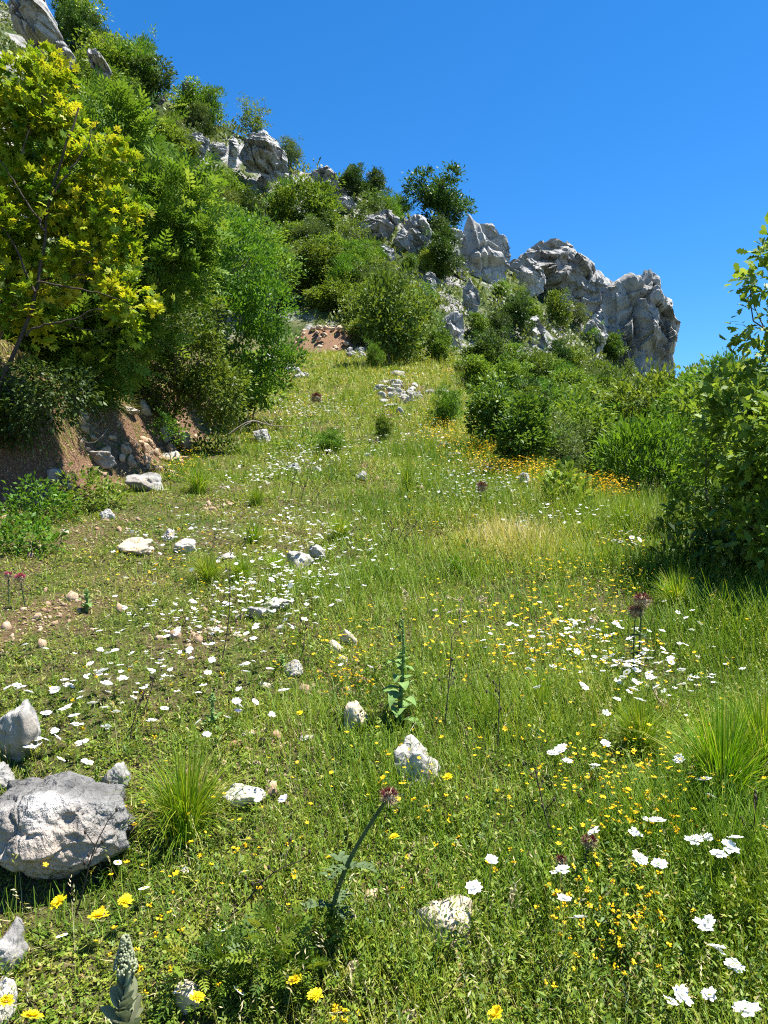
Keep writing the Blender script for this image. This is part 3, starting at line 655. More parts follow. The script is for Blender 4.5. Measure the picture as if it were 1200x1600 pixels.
# shrubs and trees one can tell apart on the hill: foot (u, v), height, kind, width
for a in ((682, 368, 88, 'dark', 1.3, 'dark round oak standing on the skyline above the pyramid crag', 'tree'),
          (590, 318, 56, 'dark', .95, 'dark green tree on the skyline with rounded top', 'tree'),
          (552, 312, 56, 'dark', .9, 'dark green tree on the skyline with a ragged top beside the round topped one', 'tree'),
          (150, 95, 70, 'dark', .7, 'dark tree with a leaning side branch on the skyline beside upper cliff', 'tree'),
          (120, 70, 80, 'broad', .9, 'tall green tree beside the massive upper cliff', 'tree'),
          (395, 218, 62, 'airy', .95, 'thin crowned pale tree on the skyline above outcrop', 'tree'),
          (305, 190, 62, 'broad', 1.0, 'rounded bright green tree below the dark perched rock', 'tree'),
          (500, 372, 90, 'broad', 1.05, 'broad spreading tree with visible dark branches on mid slope', 'tree'),
          (855, 418, 46, 'broad', 1.0, 'small round tree growing from the summit crag face', 'tree'),
          (802, 412, 46, 'airy', .8, 'slender young tree between leaning slab and summit crag', 'tree'),
          (610, 572, 150, 'broad', .72, 'tall bright oak standing at the back of the crest', 'tree'),
          (656, 556, 110, 'broad', .8, 'leafy green tree with shaded foot between tall oak and standing stone', 'tree'),
          (585, 578, 44, 'fine', .9, 'little bright bush on the meadow behind the crest', 'shrub'),
          (650, 345, 44, 'olive', 1.2, 'olive bush tucked under the dark skyline oak', 'shrub'),
          (625, 340, 34, 'fine', 1.3, 'low bright shrub on the skyline between dark trees', 'shrub'),
          (480, 252, 30, 'column', .6, 'slim pointed juniper spire on the skyline', 'juniper'),
          (428, 222, 16, 'column', .9, 'tiny dark juniper on the skyline', 'juniper'),
          (455, 265, 50, 'olive', 1.0, 'half bare greyish bush on the skyline beside the slim juniper', 'shrub'),
          (760, 700, 118, 'broad', 1.15, 'big bright green bush spilling over the edge of the meadow', 'shrub'),
          (700, 668, 66, 'fine', 1.1, 'light green bush against the crest next to the big bright one', 'shrub'),
          (815, 735, 120, 'broad', .9, 'leafy bush behind the yellow flowered edge of the meadow', 'shrub'),
          (880, 755, 112, 'olive', 1.1, 'yellowish green bush below the meadow edge', 'shrub'),
          (945, 772, 130, 'fine', .9, 'feathery green bush beside the multi stemmed willow', 'shrub'),
          (760, 590, 72, 'dark', 1.1, 'dark green bush behind the standing stone', 'shrub'),
          (520, 715, 46, 'fine', 1.1, 'small round bright shrub growing on the grassy path', 'shrub'),
          (602, 692, 40, 'broad', .7, 'small dark leafed weed bush in the far meadow', 'shrub'),
          ):
    shrub(*a[:4], a[4], a[5], name={'tree': 'tree', 'juniper': 'juniper', 'shrub': 'shrub'}[a[6]], cat=a[6], group=None)

def inpoly(u, v, P):
    c = False
    for (x1, y1), (x2, y2) in zip(P, P[1:] + P[:1]):
        if (y1 > v) != (y2 > v) and u < (x2 - x1) * (v - y1) / (y2 - y1) + x1: c = not c
    return c
def fill(P, step, size, kinds, cover=.0):
    us = [p[0] for p in P]; vs = [p[1] for p in P]
    for v in np.arange(min(vs), max(vs), step * .8):
        for u in np.arange(min(us), max(us), step):
            a, b = u + R.uniform(-.45, .45) * step, v + R.uniform(-.4, .4) * step
            if not inpoly(a, b, P): continue
            h = R.uniform(*size)
            if any(abs(a - .5 * (x0 + x1)) < .42 * h + .25 * (x1 - x0) and b + h * .35 > y0 + 4 and b - h * .6 < y0 + .6 * (y1 - y0) and x1 - x0 < 160 for x0, x1, y0, y1 in CR) and R.random() > cover: continue
            shrub(a, b + h * .35, h, R.choice(kinds), R.uniform(.85, 1.25))
fill([(190, 120), (330, 170), (420, 240), (480, 285), (560, 315), (640, 350), (700, 385), (700, 440), (560, 470), (460, 470), (420, 420), (330, 370), (240, 300)], 27, (40, 78), ['broad', 'broad', 'airy', 'olive', 'fine', 'dark', 'broad'], .2)
fill([(455, 395), (590, 400), (600, 450), (690, 505), (690, 548), (600, 545), (545, 520), (540, 462), (470, 450)], 27, (48, 78), ['broad', 'broad', 'olive', 'broad', 'airy'], .6)
fill([(738, 575), (800, 572), (870, 590), (950, 600), (1060, 620), (1085, 650), (1080, 740), (960, 730), (860, 690), (800, 650), (740, 600)], 24, (42, 82), ['broad', 'broad', 'fine', 'broad', 'dark', 'broad', 'olive'], .4)
fill([(60, 100), (190, 120), (240, 300), (330, 370), (420, 420), (450, 480), (300, 450), (60, 300)], 42, (65, 110), ['broad', 'broad', 'airy', 'fine'], .6)
fill([(20, 60), (110, 30), (190, 80), (240, 130), (200, 220), (60, 200)], 34, (50, 90), ['broad', 'dark', 'broad', 'airy', 'fine'], .35)
fill([(1080, 600), (1200, 600), (1260, 760), (1090, 760)], 60, (90, 130), ['broad', 'broad', 'fine'])
for u_, v_, h_, k_ in ((800, 512, 96, 'dark'), (770, 530, 70, 'dark'), (828, 500, 60, 'broad'), (872, 505, 84, 'broad'), (890, 470, 50, 'broad'), (912, 455, 44, 'airy'), (905, 500, 56, 'olive'), (922, 540, 60, 'fine'), (958, 556, 62, 'broad'), (985, 548, 44, 'airy'), (1010, 520, 40, 'olive'), (870, 575, 66, 'dark'), (895, 590, 70, 'broad'), (935, 600, 60, 'dark'), (745, 515, 56, 'broad'), (708, 430, 34, 'olive'), (735, 480, 36, 'broad'), (690, 440, 40, 'broad'), (668, 430, 40, 'broad'), (640, 440, 50, 'broad'), (592, 425, 52, 'fine'), (562, 420, 50, 'broad'), (615, 360, 24, 'fine'), (985, 428, 16, 'fine'), (760, 565, 70, 'dark'), (790, 590, 80, 'broad'), (840, 600, 76, 'broad'), (815, 470, 40, 'airy'), (782, 470, 44, 'broad'), (905, 430, 24, 'olive'), (960, 445, 20, 'olive')):
    shrub(u_, v_, h_ * (.72 if v_ > 440 else .9), k_, R.uniform(.8, 1.15), d=min(hit(u_, v_)[1], 69) - 1.2 if v_ > 475 else None)
print('shrubs', len(SHRUBS))

def hero(name, label, cat, lobes_px, d, tpl, m, n_clump, per, clump_r, size, seed, root=None, trunk_r=.05, depth=1.0, mains=7, twigs=40, **kw):
    """a plant whose crown lobes are given as photo pixels at distance d"""
    r = np.random.default_rng(seed)
    Lb = []
    for u, v, q in lobes_px:
        p = px(u, v, d); rr = q / FPX * d; Lb.append((p[0], p[1] + r.uniform(-.5, .5) * rr * depth, p[2], rr, rr * depth, rr))
    Lb = np.array(Lb)
    if root is None: bx, by = Lb[:, 0].mean(), d + .3
    else: bx, by = root
    bz = float(terr(bx, by)); O = np.array([bx, by, bz]); Lb[:, :3] -= O
    c, t = MB(), MB()
    cen, dd = crown(c, Lb, n_clump, per, clump_r, size, tpl, r, **kw)
    top = Lb[:, :3].mean(0) * .55
    limbs(t, (0, 0, -.1), top, cen, r, trunk_r, mains, twigs)
    o = thing(name, label, cat, O)
    link('trunk', t.mesh(name + '_trunk', M['bark'], True), o); link('crown', c.mesh(name + '_crown', M[m]), o)
    return o
PT = hero('pistachio_tree', 'yellow green tree with golden leaf tips overhanging the earth bank', 'tree', [(60, 170, 62), (150, 260, 55), (20, 300, 80), (150, 390, 60), (205, 475, 46), (50, 470, 70), (70, 115, 35), (-60, 350, 120), (-70, 200, 110), (100, 330, 50), (110, 215, 40), (180, 330, 34)], 8.6, T_ROS, 'yellowgreen', 800, 15, .12, .072, 71, (-4.75, 9.3), .05, .8, tip=.3, mains=10, twigs=60, base_var=.42, shell=.3)
for pts, r0 in ((((-20, 640), (35, 530), (60, 440), (70, 350), (100, 235), (120, 170)), .024), (((55, 460), (20, 380), (-30, 300)), .014), (((70, 360), (30, 300), (0, 245)), .013), (((60, 440), (120, 450), (200, 472)), .012), (((85, 300), (130, 240), (150, 190)), .010), (((38, 525), (70, 505), (110, 500), (160, 480)), .014)):
    w_ = np.array([px(u, v, 8.1 + .04 * i) for i, (u, v) in enumerate(pts)]); t_ = np.linspace(0, 1, 14); w_ = np.stack([np.interp(t_, np.linspace(0, 1, len(pts)), w_[:, j]) for j in range(3)], -1)
    w_ += R.normal(0, .012, w_.shape); mb = MB(); tube(mb, w_ - np.array(PT.location), np.linspace(r0, r0 * .4, 14), 6); link('branch', mb.mesh('branch', M['darkstem'], True), PT)
hero('ash_tree', 'light green ash tree with feathery leaves behind the yellow green one', 'tree', [(215, 290, 60), (270, 345, 62), (250, 420, 70), (180, 540, 70), (215, 210, 40), (150, 590, 50), (110, 470, 70), (290, 290, 34), (180, 190, 44), (90, 560, 60), (60, 620, 50), (20, 570, 60), (300, 420, 40), (220, 500, 50)], 10.2, T_PIN, 'ash', 560, 10, .14, .22, 72, (-3.9, 10.9), .05, .8, mains=10, twigs=60, shell=.3, base_var=.45)
hero('dense_bush', 'dense bright green bush rounded like a dome on top of the bank', 'shrub', [(375, 420, 62), (415, 480, 48), (350, 500, 65), (400, 550, 52), (330, 440, 50), (365, 370, 36), (440, 545, 35), (380, 595, 40), (335, 600, 42), (430, 575, 30)], 14.6, T_LEAF, 'fine', 480, 40, .17, .07, 73, (-3.5, 15.2), .05, 1.0, up=1.3)
hero('hornbeam', 'dark green hornbeam with layered drooping sprays over the bank', 'tree', [(290, 560, 58), (310, 640, 36), (255, 600, 50), (340, 610, 45), (300, 500, 50), (230, 540, 50)], 11.8, T_LEAF, 'broad', 420, 26, .15, .065, 74, (-3.4, 12.2), .04, .8, up=-.1)
hero('bank_herb', 'yellowish green herb among the stones of the earth bank', 'plant', [(255, 665, 18), (275, 680, 14)], 10.6, T_LEAF, 'fine', 40, 12, .07, .05, 94, None, .006, 1., mains=4, twigs=10)
hero('bank_herb', 'green herb cushion on the bank between slab and dark rock', 'plant', [(150, 760, 22), (185, 775, 16)], 8.6, T_LEAF, 'broad', 40, 12, .06, .04, 95, None, .006, 1., mains=4, twigs=10)
hero('bank_herb', 'pale green herb cushion at the bank foot beside the flat slab', 'plant', [(285, 745, 26), (320, 735, 20), (260, 770, 14)], 9.6, T_NARROW, 'fine', 60, 14, .06, .05, 96, None, .006, 1., mains=4, twigs=10)
hero('maple_sapling', 'small glossy light green sapling at the bank foot', 'shrub', [(390, 600, 34), (420, 615, 22), (370, 625, 25), (400, 575, 22)], 16, T_LEAF, 'ash', 130, 14, .13, .12, 75, None, .02, 1.)
hero('hedge_maple', 'mid green tree rising behind the ash and the dense bush', 'tree', [(335, 360, 45), (300, 320, 40), (400, 370, 36), (430, 420, 36), (270, 290, 36)], 19, T_LEAF, 'broad', 420, 20, .22, .10, 76, None, .07, 1.)
hero('oak_tree', 'oak with lobed pale leaves leaning in over the shaded grass', 'tree', [(1200, 425, 34), (1190, 500, 34), (1222, 385, 34), (1160, 655, 48), (1200, 720, 60), (1185, 810, 60), (1130, 830, 36), (1120, 600, 24), (1205, 600, 48), (1300, 560, 90), (1320, 740, 110), (1340, 420, 80), (1420, 620, 120), (1260, 900, 60), (1160, 570, 24)], 5.6, T_OAK, 'oak', 430, 14, .10, .075, 77, (3.45, 6.1), .055, 1.2)
hero('added_shade_oak', 'added oak at the frame edge put in to shade the grass', 'tree', [(1215, 770, 55), (1240, 840, 60), (1195, 705, 36), (1260, 660, 80), (1175, 830, 34), (1290, 780, 90)], 5.0, T_OAK, 'oak', 240, 14, .10, .07, 110, (2.95, 5.1), .03, 1.2, mains=8)  # oak added mostly out of view to cast shade on the grass
hero('oak_shrub', 'sunlit oak scrub filling the space under the leaning oak', 'shrub', [(1130, 760, 62), (1085, 800, 42), (1185, 820, 70), (1125, 695, 48), (1065, 850, 30), (1150, 860, 55), (1100, 640, 36), (1230, 760, 80)], 6.9, T_OAK, 'oak', 330, 14, .10, .065, 87, (3.1, 7.1), .035, .9, mains=9)
hero('maple_bush', 'tall bright bush behind the leaning oak and willow', 'shrub', [(1110, 640, 45), (1160, 620, 50), (1080, 690, 40), (1140, 700, 55), (1200, 650, 60)], 10.5, T_LEAF, 'broad', 330, 20, .15, .085, 88, (4.6, 11), .03, .9, mains=9)
hero('hazel_bush', 'broad sunlit hazel bush on the slope behind the willow', 'shrub', [(900, 665, 52), (860, 700, 40), (940, 690, 48), (880, 720, 46)], 15.5, T_LEAF, 'broad', 330, 20, .2, .10, 101, None, .03, .9, mains=9)
hero('hazel_bush', 'light green hazel bush between the willow and overhanging tower crag', 'shrub', [(990, 640, 50), (1030, 625, 44), (960, 670, 44), (1000, 690, 50), (1050, 660, 40)], 16.5, T_LEAF, 'broad', 330, 20, .22, .11, 102, None, .03, .9, mains=9)
hero('hazel_bush', 'fine leaved bush closing the gap beneath the skyline beside the oak', 'shrub', [(1090, 625, 40), (1120, 610, 36), (1060, 650, 34), (1100, 670, 44)], 13, T_NARROW, 'fine', 260, 20, .16, .09, 103, None, .03, .9, mains=9)
hero('willow', 'multi stemmed willow bush with thin upright leaves at the meadow edge', 'shrub', [(1020, 730, 62), (1060, 695, 52), (980, 715, 42), (1030, 790, 40), (1075, 750, 45), (1000, 680, 32)], 9, T_NARROW, 'fine', 330, 20, .13, .085, 78, (3.15, 9.2), .03, 1., up=1.3, mains=12)
hero('laurel_bush', 'broad leaved bush under the oak coloured dark to deepen the shade', 'shrub', [(1120, 880, 50), (1180, 900, 60), (1060, 880, 34), (1230, 860, 70), (1160, 950, 40), (1210, 970, 50)], 5.9, T_LEAF, 'dark', 260, 14, .11, .07, 79, None, .02, .8)  # low lobes and dark leaf colour stand in for shade under the oak
hero('oak_sapling', 'slim oak sapling with large leaves in front of yellow flowers', 'shrub', [(880, 765, 26), (900, 785, 22), (865, 790, 20), (885, 745, 16)], 8.2, T_OAK, 'oak', 60, 9, .08, .09, 80, None, .012, 1., mains=5)
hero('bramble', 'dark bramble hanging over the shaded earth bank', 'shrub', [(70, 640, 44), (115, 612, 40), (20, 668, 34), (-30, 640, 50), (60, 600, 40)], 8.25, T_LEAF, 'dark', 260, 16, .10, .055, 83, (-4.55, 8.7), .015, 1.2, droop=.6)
hero('fern_herb', 'feathery dark green herb at the foot of the leaning thistle', 'plant', [(430, 1500, 46), (360, 1535, 44), (490, 1530, 40), (420, 1560, 50), (330, 1500, 30)], 2.12, T_PIN, 'herb', 70, 9, .035, .055, 84, None, .003, .9, mains=5, twigs=20, base_var=.3)
hero('fern_herb', 'feathery green herb in the lush corner under white umbels', 'plant', [(1110, 1440, 50), (1170, 1420, 45), (1060, 1480, 40), (1150, 1540, 50)], 2.25, T_PIN, 'herb', 60, 9, .035, .05, 85, None, .003, .9, mains=5, twigs=20, base_var=.4)
hero('fern_herb', 'low green herb beside the stem of the thistle and broad hawkweed', 'plant', [(560, 1480, 36), (600, 1510, 34), (530, 1450, 26)], 2.2, T_TRI, 'herb', 60, 12, .03, .02, 86, None, .003, .9, mains=5, twigs=20, base_var=.35)
hero('bank_shrub', 'pale green shrub rooted on the bank above bare earth', 'shrub', [(15, 610, 45), (-20, 640, 40), (30, 580, 30)], 8.4, T_LEAF, 'broad', 80, 14, .09, .05, 81, (-4.7, 8.8), .02, .8)
for i_, (u, v, q, d, lab) in enumerate(((60, 790, 42, 7.4, 'low dark herb clump in the shade below the bank'), (130, 770, 40, 7.9, 'bright leafy herb clump beside shaded stones of the bank'), (35, 840, 38, 6.4, 'round leaved weed clump at the edge of the bare soil'), (330, 700, 34, 12, 'fresh green herb clump below the hornbeam'), (1160, 1005, 36, 4.6, 'pale leafy clump in the shadow of the oak'), (1010, 880, 40, 6.3, 'green herb clump on the rim of the oak shadow'), (740, 905, 46, 5.9, 'dark green herb patch in the middle of the meadow'), (470, 700, 34, 12.5, 'grey green flowering herb clump along the path verge'))):
    hero('herb_clump', lab, 'plant', [(u, v, q), (u + q * .8, v + q * .2, q * .7), (u - q * .7, v + q * .25, q * .6)], d, T_LEAF, 'broad' if i_ % 2 else 'fine', 70, 12, .05 + .004 * d, .028 + .003 * d, 90 + i_, None, .006, 1., mains=5, twigs=15)

# ------------------------------------------------------------------ ground cover (stuff)
def polar(n, d0, d1, r, w=.62, pad=.9):
    y = d0 * (d1 / d0) ** r.random(n); x = (r.random(n) * 2 - 1) * (w * y + pad); return x, y
def meadow_ok(x, y):
    d = np.interp(y, BY, BX) - x; e = x - np.interp(y, EY, EX)
    return (d < .15) & (e < 1.6) & (y < 43)
def lush(x, y):
    """how tall and green the sward is: high on the camera's right-hand side, low on the trodden mat"""
    return np.clip(.5 + .38 * (x - .35) / np.maximum(.35 * y, .6) + .5 * n2(x, y, 1.1, 51, 3), 0, 1)
def dry(x, y):
    a = np.clip(.27 + .8 * n2(x, y, .9, 55, 3) + .16 * sst(.6, .1, lush(x, y)) + .30 * sst(8, 20, y), 0, 1)
    bx, by, _ = hit(790, 850); a = np.maximum(a, 1.3 * np.exp(-((x - bx) / .75) ** 2 - ((y - by) / 1.0) ** 2))
    bx, by, _ = hit(640, 590); a = np.maximum(a, .7 * np.exp(-((x - bx) / 3.5) ** 2 - ((y - by) / 7.0) ** 2))
    return a
def sward(seed, n, d0, d1, name, label):
    r = np.random.default_rng(seed); x, y = polar(n, d0, d1, r)
    ok = meadow_ok(x, y); x, y = x[ok], y[ok]
    lu, dr, so = lush(x, y), dry(x, y), soil_mask(x, y)
    keep = r.random(len(x)) < np.clip(.25 + .9 * lu, 0, 1) * (1 - .93 * so); x, y, lu, dr = x[keep], y[keep], lu[keep], dr[keep]
    n = len(x); z = terr(x, y)
    h = (.05 + .19 * lu ** 1.3) * np.clip(1 + 1.3 * n2(x, y, .5, 53, 2), .4, 1.8) * r.uniform(.4, 1.6, n) * (1 + .02 * y); w = np.maximum(.0035, .0009 * y) * r.uniform(.7, 1.4, n)
    lean = r.uniform(.05, .7, n); az = r.uniform(0, 6.28, n)
    dirs = np.stack([np.cos(az) * lean, np.sin(az) * lean, np.ones(n)], -1); nor = np.stack([np.cos(az), np.sin(az), -lean * .5], -1)
    var = np.clip(.16 + .55 * dr + .10 * n2(x, y, .4, 57) + r.normal(0, .15, n) + .004 * y, 0, 1)
    mb = MB(); near = y < 7
    s = np.stack([w, h, h * .6], -1)
    for msk, tp in ((near, T_BLADE), (~near, T_FAR)):
        if msk.any(): scatter(mb, tp, np.stack([x, y, z - .01], -1)[msk], frames(dirs, nor)[msk], s[msk], var[msk])
    return tag(link(name, mb.mesh(name, M['grass'])), label, None, None, 'stuff')
def herbs(seed, n, d0, d1, name, label):
    r = np.random.default_rng(seed); x, y = polar(n, d0, d1, r)
    ok = meadow_ok(x, y); x, y = x[ok], y[ok]; so = soil_mask(x, y); pn = n2(x, y, .35, 61, 3)
    keep = r.random(len(x)) < np.clip(.75 + 1.1 * pn, .08, 1) * (1 - .85 * so); x, y, pn = x[keep], y[keep], pn[keep]
    n = len(x); lu, dr = lush(x, y), dry(x, y)
    z = terr(x, y) + r.uniform(0, 1, n) ** 1.5 * (.025 + .09 * lu) * np.clip(.6 + pn, .3, 1.2)
    s = np.maximum(.013, .0028 * y) * r.uniform(.6, 1.5, n)
    az = r.uniform(0, 6.28, n); dirs = np.stack([np.cos(az), np.sin(az), r.uniform(-.1, .9, n)], -1); nor = np.array([0, 0, 1.]) + r.normal(size=(n, 3)) * .4
    var = np.clip(.34 + .37 * dr + .45 * n2(x, y, .22, 63) + r.normal(0, .17, n), 0, 1)
    mb = MB(); k = (y < 4.5) & (r.random(n) < .45)
    P, Fm = np.stack([x, y, z], -1), frames(dirs, nor)
    scatter(mb, T_TRI, P[k], Fm[k], s[k] * 1.2, var[k]); scatter(mb, T_LEAF, P[~k], Fm[~k], s[~k] * 1.2, var[~k])
    return tag(link(name, mb.mesh(name, M['herb'])), label, None, None, 'stuff')
sward(1, 520000, 1.2, 43, 'meadow_grass', 'short green and straw coloured grass over the meadow')
herbs(2, 420000, 1.2, 42, 'ground_herbs', 'mat of small clover like leaves over the meadow')
def litter(seed, n):
    r = np.random.default_rng(seed); x, y = polar(n, 1.25, 12, r); k = meadow_ok(x, y) & (r.random(n) < .35 + .65 * dry(x, y)); x, y = x[k], y[k]; n = len(x); z = terr(x, y)
    lu = lush(x, y); az = r.uniform(0, 6.28, n); dirs = np.stack([np.cos(az), np.sin(az), r.uniform(-.05, .35, n) + .5 * lu], -1)
    s = np.stack([np.maximum(.0028, .0006 * y), r.uniform(.02, .06, n) * (1 + .1 * y), np.full(n, .02)], -1)
    mb = MB(); scatter(mb, T_BLADE, np.stack([x, y, z + r.uniform(.005, .04, n) + .06 * lu], -1), frames(dirs, np.array([0, 0, 1.]) + r.normal(size=(n, 3)) * .3), s, np.clip(r.normal(.9, .1, n), 0, 1))
    tag(link('straw_litter', mb.mesh('straw_litter', M['grass'])), 'dead straw and dry grass stems lying in the turf', None, None, 'stuff')
litter(6, 9000)
def rock_grass(seed):
    r = np.random.default_rng(seed); xs, ys, hs = [], [], []
    for (x, y, rx, ry, hh) in ROCKS:
        n = int(60 + 1500 * rx / y); a = r.uniform(0, 6.28, n); q = r.uniform(.8, 1.3, n)
        xs.append(x + np.cos(a) * rx * q); ys.append(y + np.sin(a) * ry * q); hs.append(np.full(n, hh))
    x, y, hh = np.concatenate(xs), np.concatenate(ys), np.concatenate(hs); n = len(x); z = terr(x, y); az = r.uniform(0, 6.28, n); lean = r.uniform(.05, .6, n)
    dirs = np.stack([np.cos(az) * lean, np.sin(az) * lean, np.ones(n)], -1)
    s = np.stack([np.maximum(.0038, .0009 * y), np.clip(hh * r.uniform(.15, .6, n), .03, .16), np.full(n, .03)], -1)
    mb = MB(); scatter(mb, T_BLADE, np.stack([x, y, z - .01], -1), frames(dirs, np.stack([np.cos(az), np.sin(az), 0 * az], -1)), s, np.clip(r.normal(.32, .25, n), 0, 1))
    tag(link('edge_grass', mb.mesh('edge_grass', M['grass'])), 'grass growing up round the stones of the meadow', None, None, 'stuff')
rock_grass(8)
def forbs(seed, n):
    """leafy upright weeds, thick in patches"""
    r = np.random.default_rng(seed); x, y = polar(n, 1.3, 34, r); k = meadow_ok(x, y) & (r.random(n) < np.clip(.35 + 1.6 * n2(x, y, .7, 81, 3) + .5 * (lush(x, y) - .4), .02, 1) * (1 - soil_mask(x, y))); x, y = x[k], y[k]; n = len(x)
    lu = lush(x, y); H = (.055 + .18 * lu) * r.uniform(.6, 1.6, n) * (1 + .02 * y); m = 12
    t = np.tile(np.linspace(.15, 1, m), n); X_, Y_, H_ = np.repeat(x, m), np.repeat(y, m), np.repeat(H, m)
    az = r.uniform(0, 6.28, n * m); lx, ly = np.repeat(r.normal(0, .25, n), m), np.repeat(r.normal(0, .25, n), m)
    P = np.stack([X_ + lx * H_ * t ** 1.5, Y_ + ly * H_ * t ** 1.5, np.repeat(terr(x, y), m) + H_ * t], -1)
    dirs = np.stack([np.cos(az), np.sin(az), r.uniform(.1, 1.0, n * m)], -1); nor = np.array([0, 0, 1.]) + r.normal(size=(n * m, 3)) * .3
    s = np.maximum(.02, .0034 * Y_) * r.uniform(.6, 1.3, n * m) * (1.25 - .7 * t)
    var = np.clip(np.repeat(r.normal(.40, .2, n), m) + r.normal(0, .1, n * m), 0, 1)
    mb = MB(); nar = np.repeat(r.random(n) < .5, m)
    scatter(mb, T_NARROW, P[nar], frames(dirs, nor)[nar], s[nar] * 1.5, var[nar]); scatter(mb, T_LEAF, P[~nar], frames(dirs, nor)[~nar], s[~nar], var[~nar])
    tag(link('meadow_weeds', mb.mesh('meadow_weeds', M['herb'])), 'leafy upright weeds mixed through the meadow', None, None, 'stuff')
forbs(9, 34000)
def seed_grass(seed, n):
    r = np.random.default_rng(seed); x, y = polar(n, 1.6, 25, r); k = meadow_ok(x, y) & (r.random(n) < np.clip(dry(x, y) + .5 * lush(x, y) - .2, 0, 1)); x, y = x[k], y[k]; n = len(x); z = terr(x, y)
    H = r.uniform(.12, .34, n) * (.6 + .6 * lush(x, y)); az = r.uniform(0, 6.28, n); ln = r.uniform(.05, .45, n); D_ = np.stack([np.cos(az) * ln, np.sin(az) * ln, np.ones(n)], -1); F_ = frames(D_, np.stack([np.cos(az), np.sin(az), -ln], -1))
    mb = MB(); v = np.clip(r.normal(.82, .12, n), 0, 1); w = np.maximum(.0016, .0004 * y); P = np.stack([x, y, z], -1)
    scatter(mb, T_BLADE, P, F_, np.stack([w, H, H * .4], -1), v)
    tip = P + np.einsum('nij,nj->ni', F_, np.stack([0 * H, H * .8, H * .25 * .4], -1))
    for q in range(5):
        a2 = r.uniform(0, 6.28, n); d2 = nrm(D_ * .8 + np.stack([np.cos(a2) * .5 + np.cos(az) * .5, np.sin(a2) * .5 + np.sin(az) * .5, -.1 * q + 0 * az], -1))
        scatter(mb, T_NARROW, tip + D_ * (.012 * q), frames(d2, rdir(n, r)), np.maximum(.016, .003 * y) * r.uniform(.7, 1.3, n), np.clip(v + .08, 0, 1))
    tag(link('seeding_grass', mb.mesh('seeding_grass', M['grass'])), 'seeding wild oat and brome stalks through the meadow', None, None, 'stuff')
seed_grass(10, 11000)
# rough grass and scrub on the slopes
def slope_cover(seed, n):
    r = np.random.default_rng(seed); x, y = polar(n, 6, 78, r, .56, 2)
    hm = hill_mask(x, y); k = (hm > .3) & (r.random(n) < .9) & (n2(x, y, 3.0, 71, 3) > -.12); x, y = x[k], y[k]; n = len(x)
    z = terr(x, y) + r.random(n) ** 1.3 * 1.5 * np.clip(n2(x, y, 1.7, 75, 3) * 2.2 + .15, 0, 1) * sst(8, 25, y); s = .0055 * y * r.uniform(.5, 1.4, n); az = r.uniform(0, 6.28, n)
    dirs = np.stack([np.cos(az), np.sin(az), r.uniform(.4, 2, n)], -1); nor = np.array([0, -.3, 1.]) + r.normal(size=(n, 3)) * .5
    var = np.clip(.45 + .5 * n2(x, y, 4, 73) + r.normal(0, .15, n), 0, 1)
    mb = MB(); scatter(mb, T_LEAF, np.stack([x, y, z + s * .2], -1), frames(dirs, nor), s, var)
    tag(link('slope_scrub', mb.mesh('slope_scrub', M['olive'])), 'low scrub and rough grass covering the mountain slope', None, None, 'stuff')
slope_cover(3, 330000)
def gravel(seed):
    r = np.random.default_rng(seed); n = 5200
    y = r.uniform(5.5, 15, n); x = np.interp(y, BY, BX) - r.uniform(-.25, 1.4, n)
    for cx, cy, rx, ry, k in SOIL:
        q = int(500 * k); x = np.append(x, r.normal(cx, rx * .7, q)); y = np.append(y, r.normal(cy, ry * .7, q))
    n = len(x); z = terr(x, y); V, F = ico(1); V = V * (1 + .35 * noise3(V * 2.3, 5)[:, None])
    s = np.stack([r.uniform(.6, 1.4, n), r.uniform(.6, 1.4, n), r.uniform(.4, 1, n)], -1) * (r.pareto(2.2, n).clip(0, 6) * .006 + .006)[:, None]
    mb = MB(); scatter(mb, [(V, F)], np.stack([x, y, z + .003], -1), frames(rdir(n, r), rdir(n, r)), s, np.full(n, .5))
    tag(link('gravel', mb.mesh('gravel', M['rust'])), 'loose reddish gravel and clods on the bare earth', None, None, 'stuff')
gravel(12)
# hanging dry roots and grass on the bank
def bank_grass(seed, n):
    r = np.random.default_rng(seed); y = r.uniform(6.5, 15, n); x = np.interp(y, BY, BX) - r.uniform(.55, 1.6, n); z = terr(x, y)
    mb = MB(); az = r.normal(0, .7, n); dirs = np.stack([np.cos(az), np.sin(az), r.uniform(-1.6, .4, n)], -1); nor = np.stack([np.cos(az) * .6, np.sin(az) * .6, np.ones(n)], -1)
    h = r.uniform(.12, .4, n); scatter(mb, T_BLADE, np.stack([x, y, z], -1), frames(dirs, nor), np.stack([np.full(n, .006), h, h * -.5], -1), np.clip(r.normal(.6, .3, n), 0, 1))
    tag(link('bank_grass', mb.mesh('bank_grass', M['grass'])), 'dry hanging grass and rootlets over the earth bank', None, None, 'stuff')
bank_grass(4, 16000)

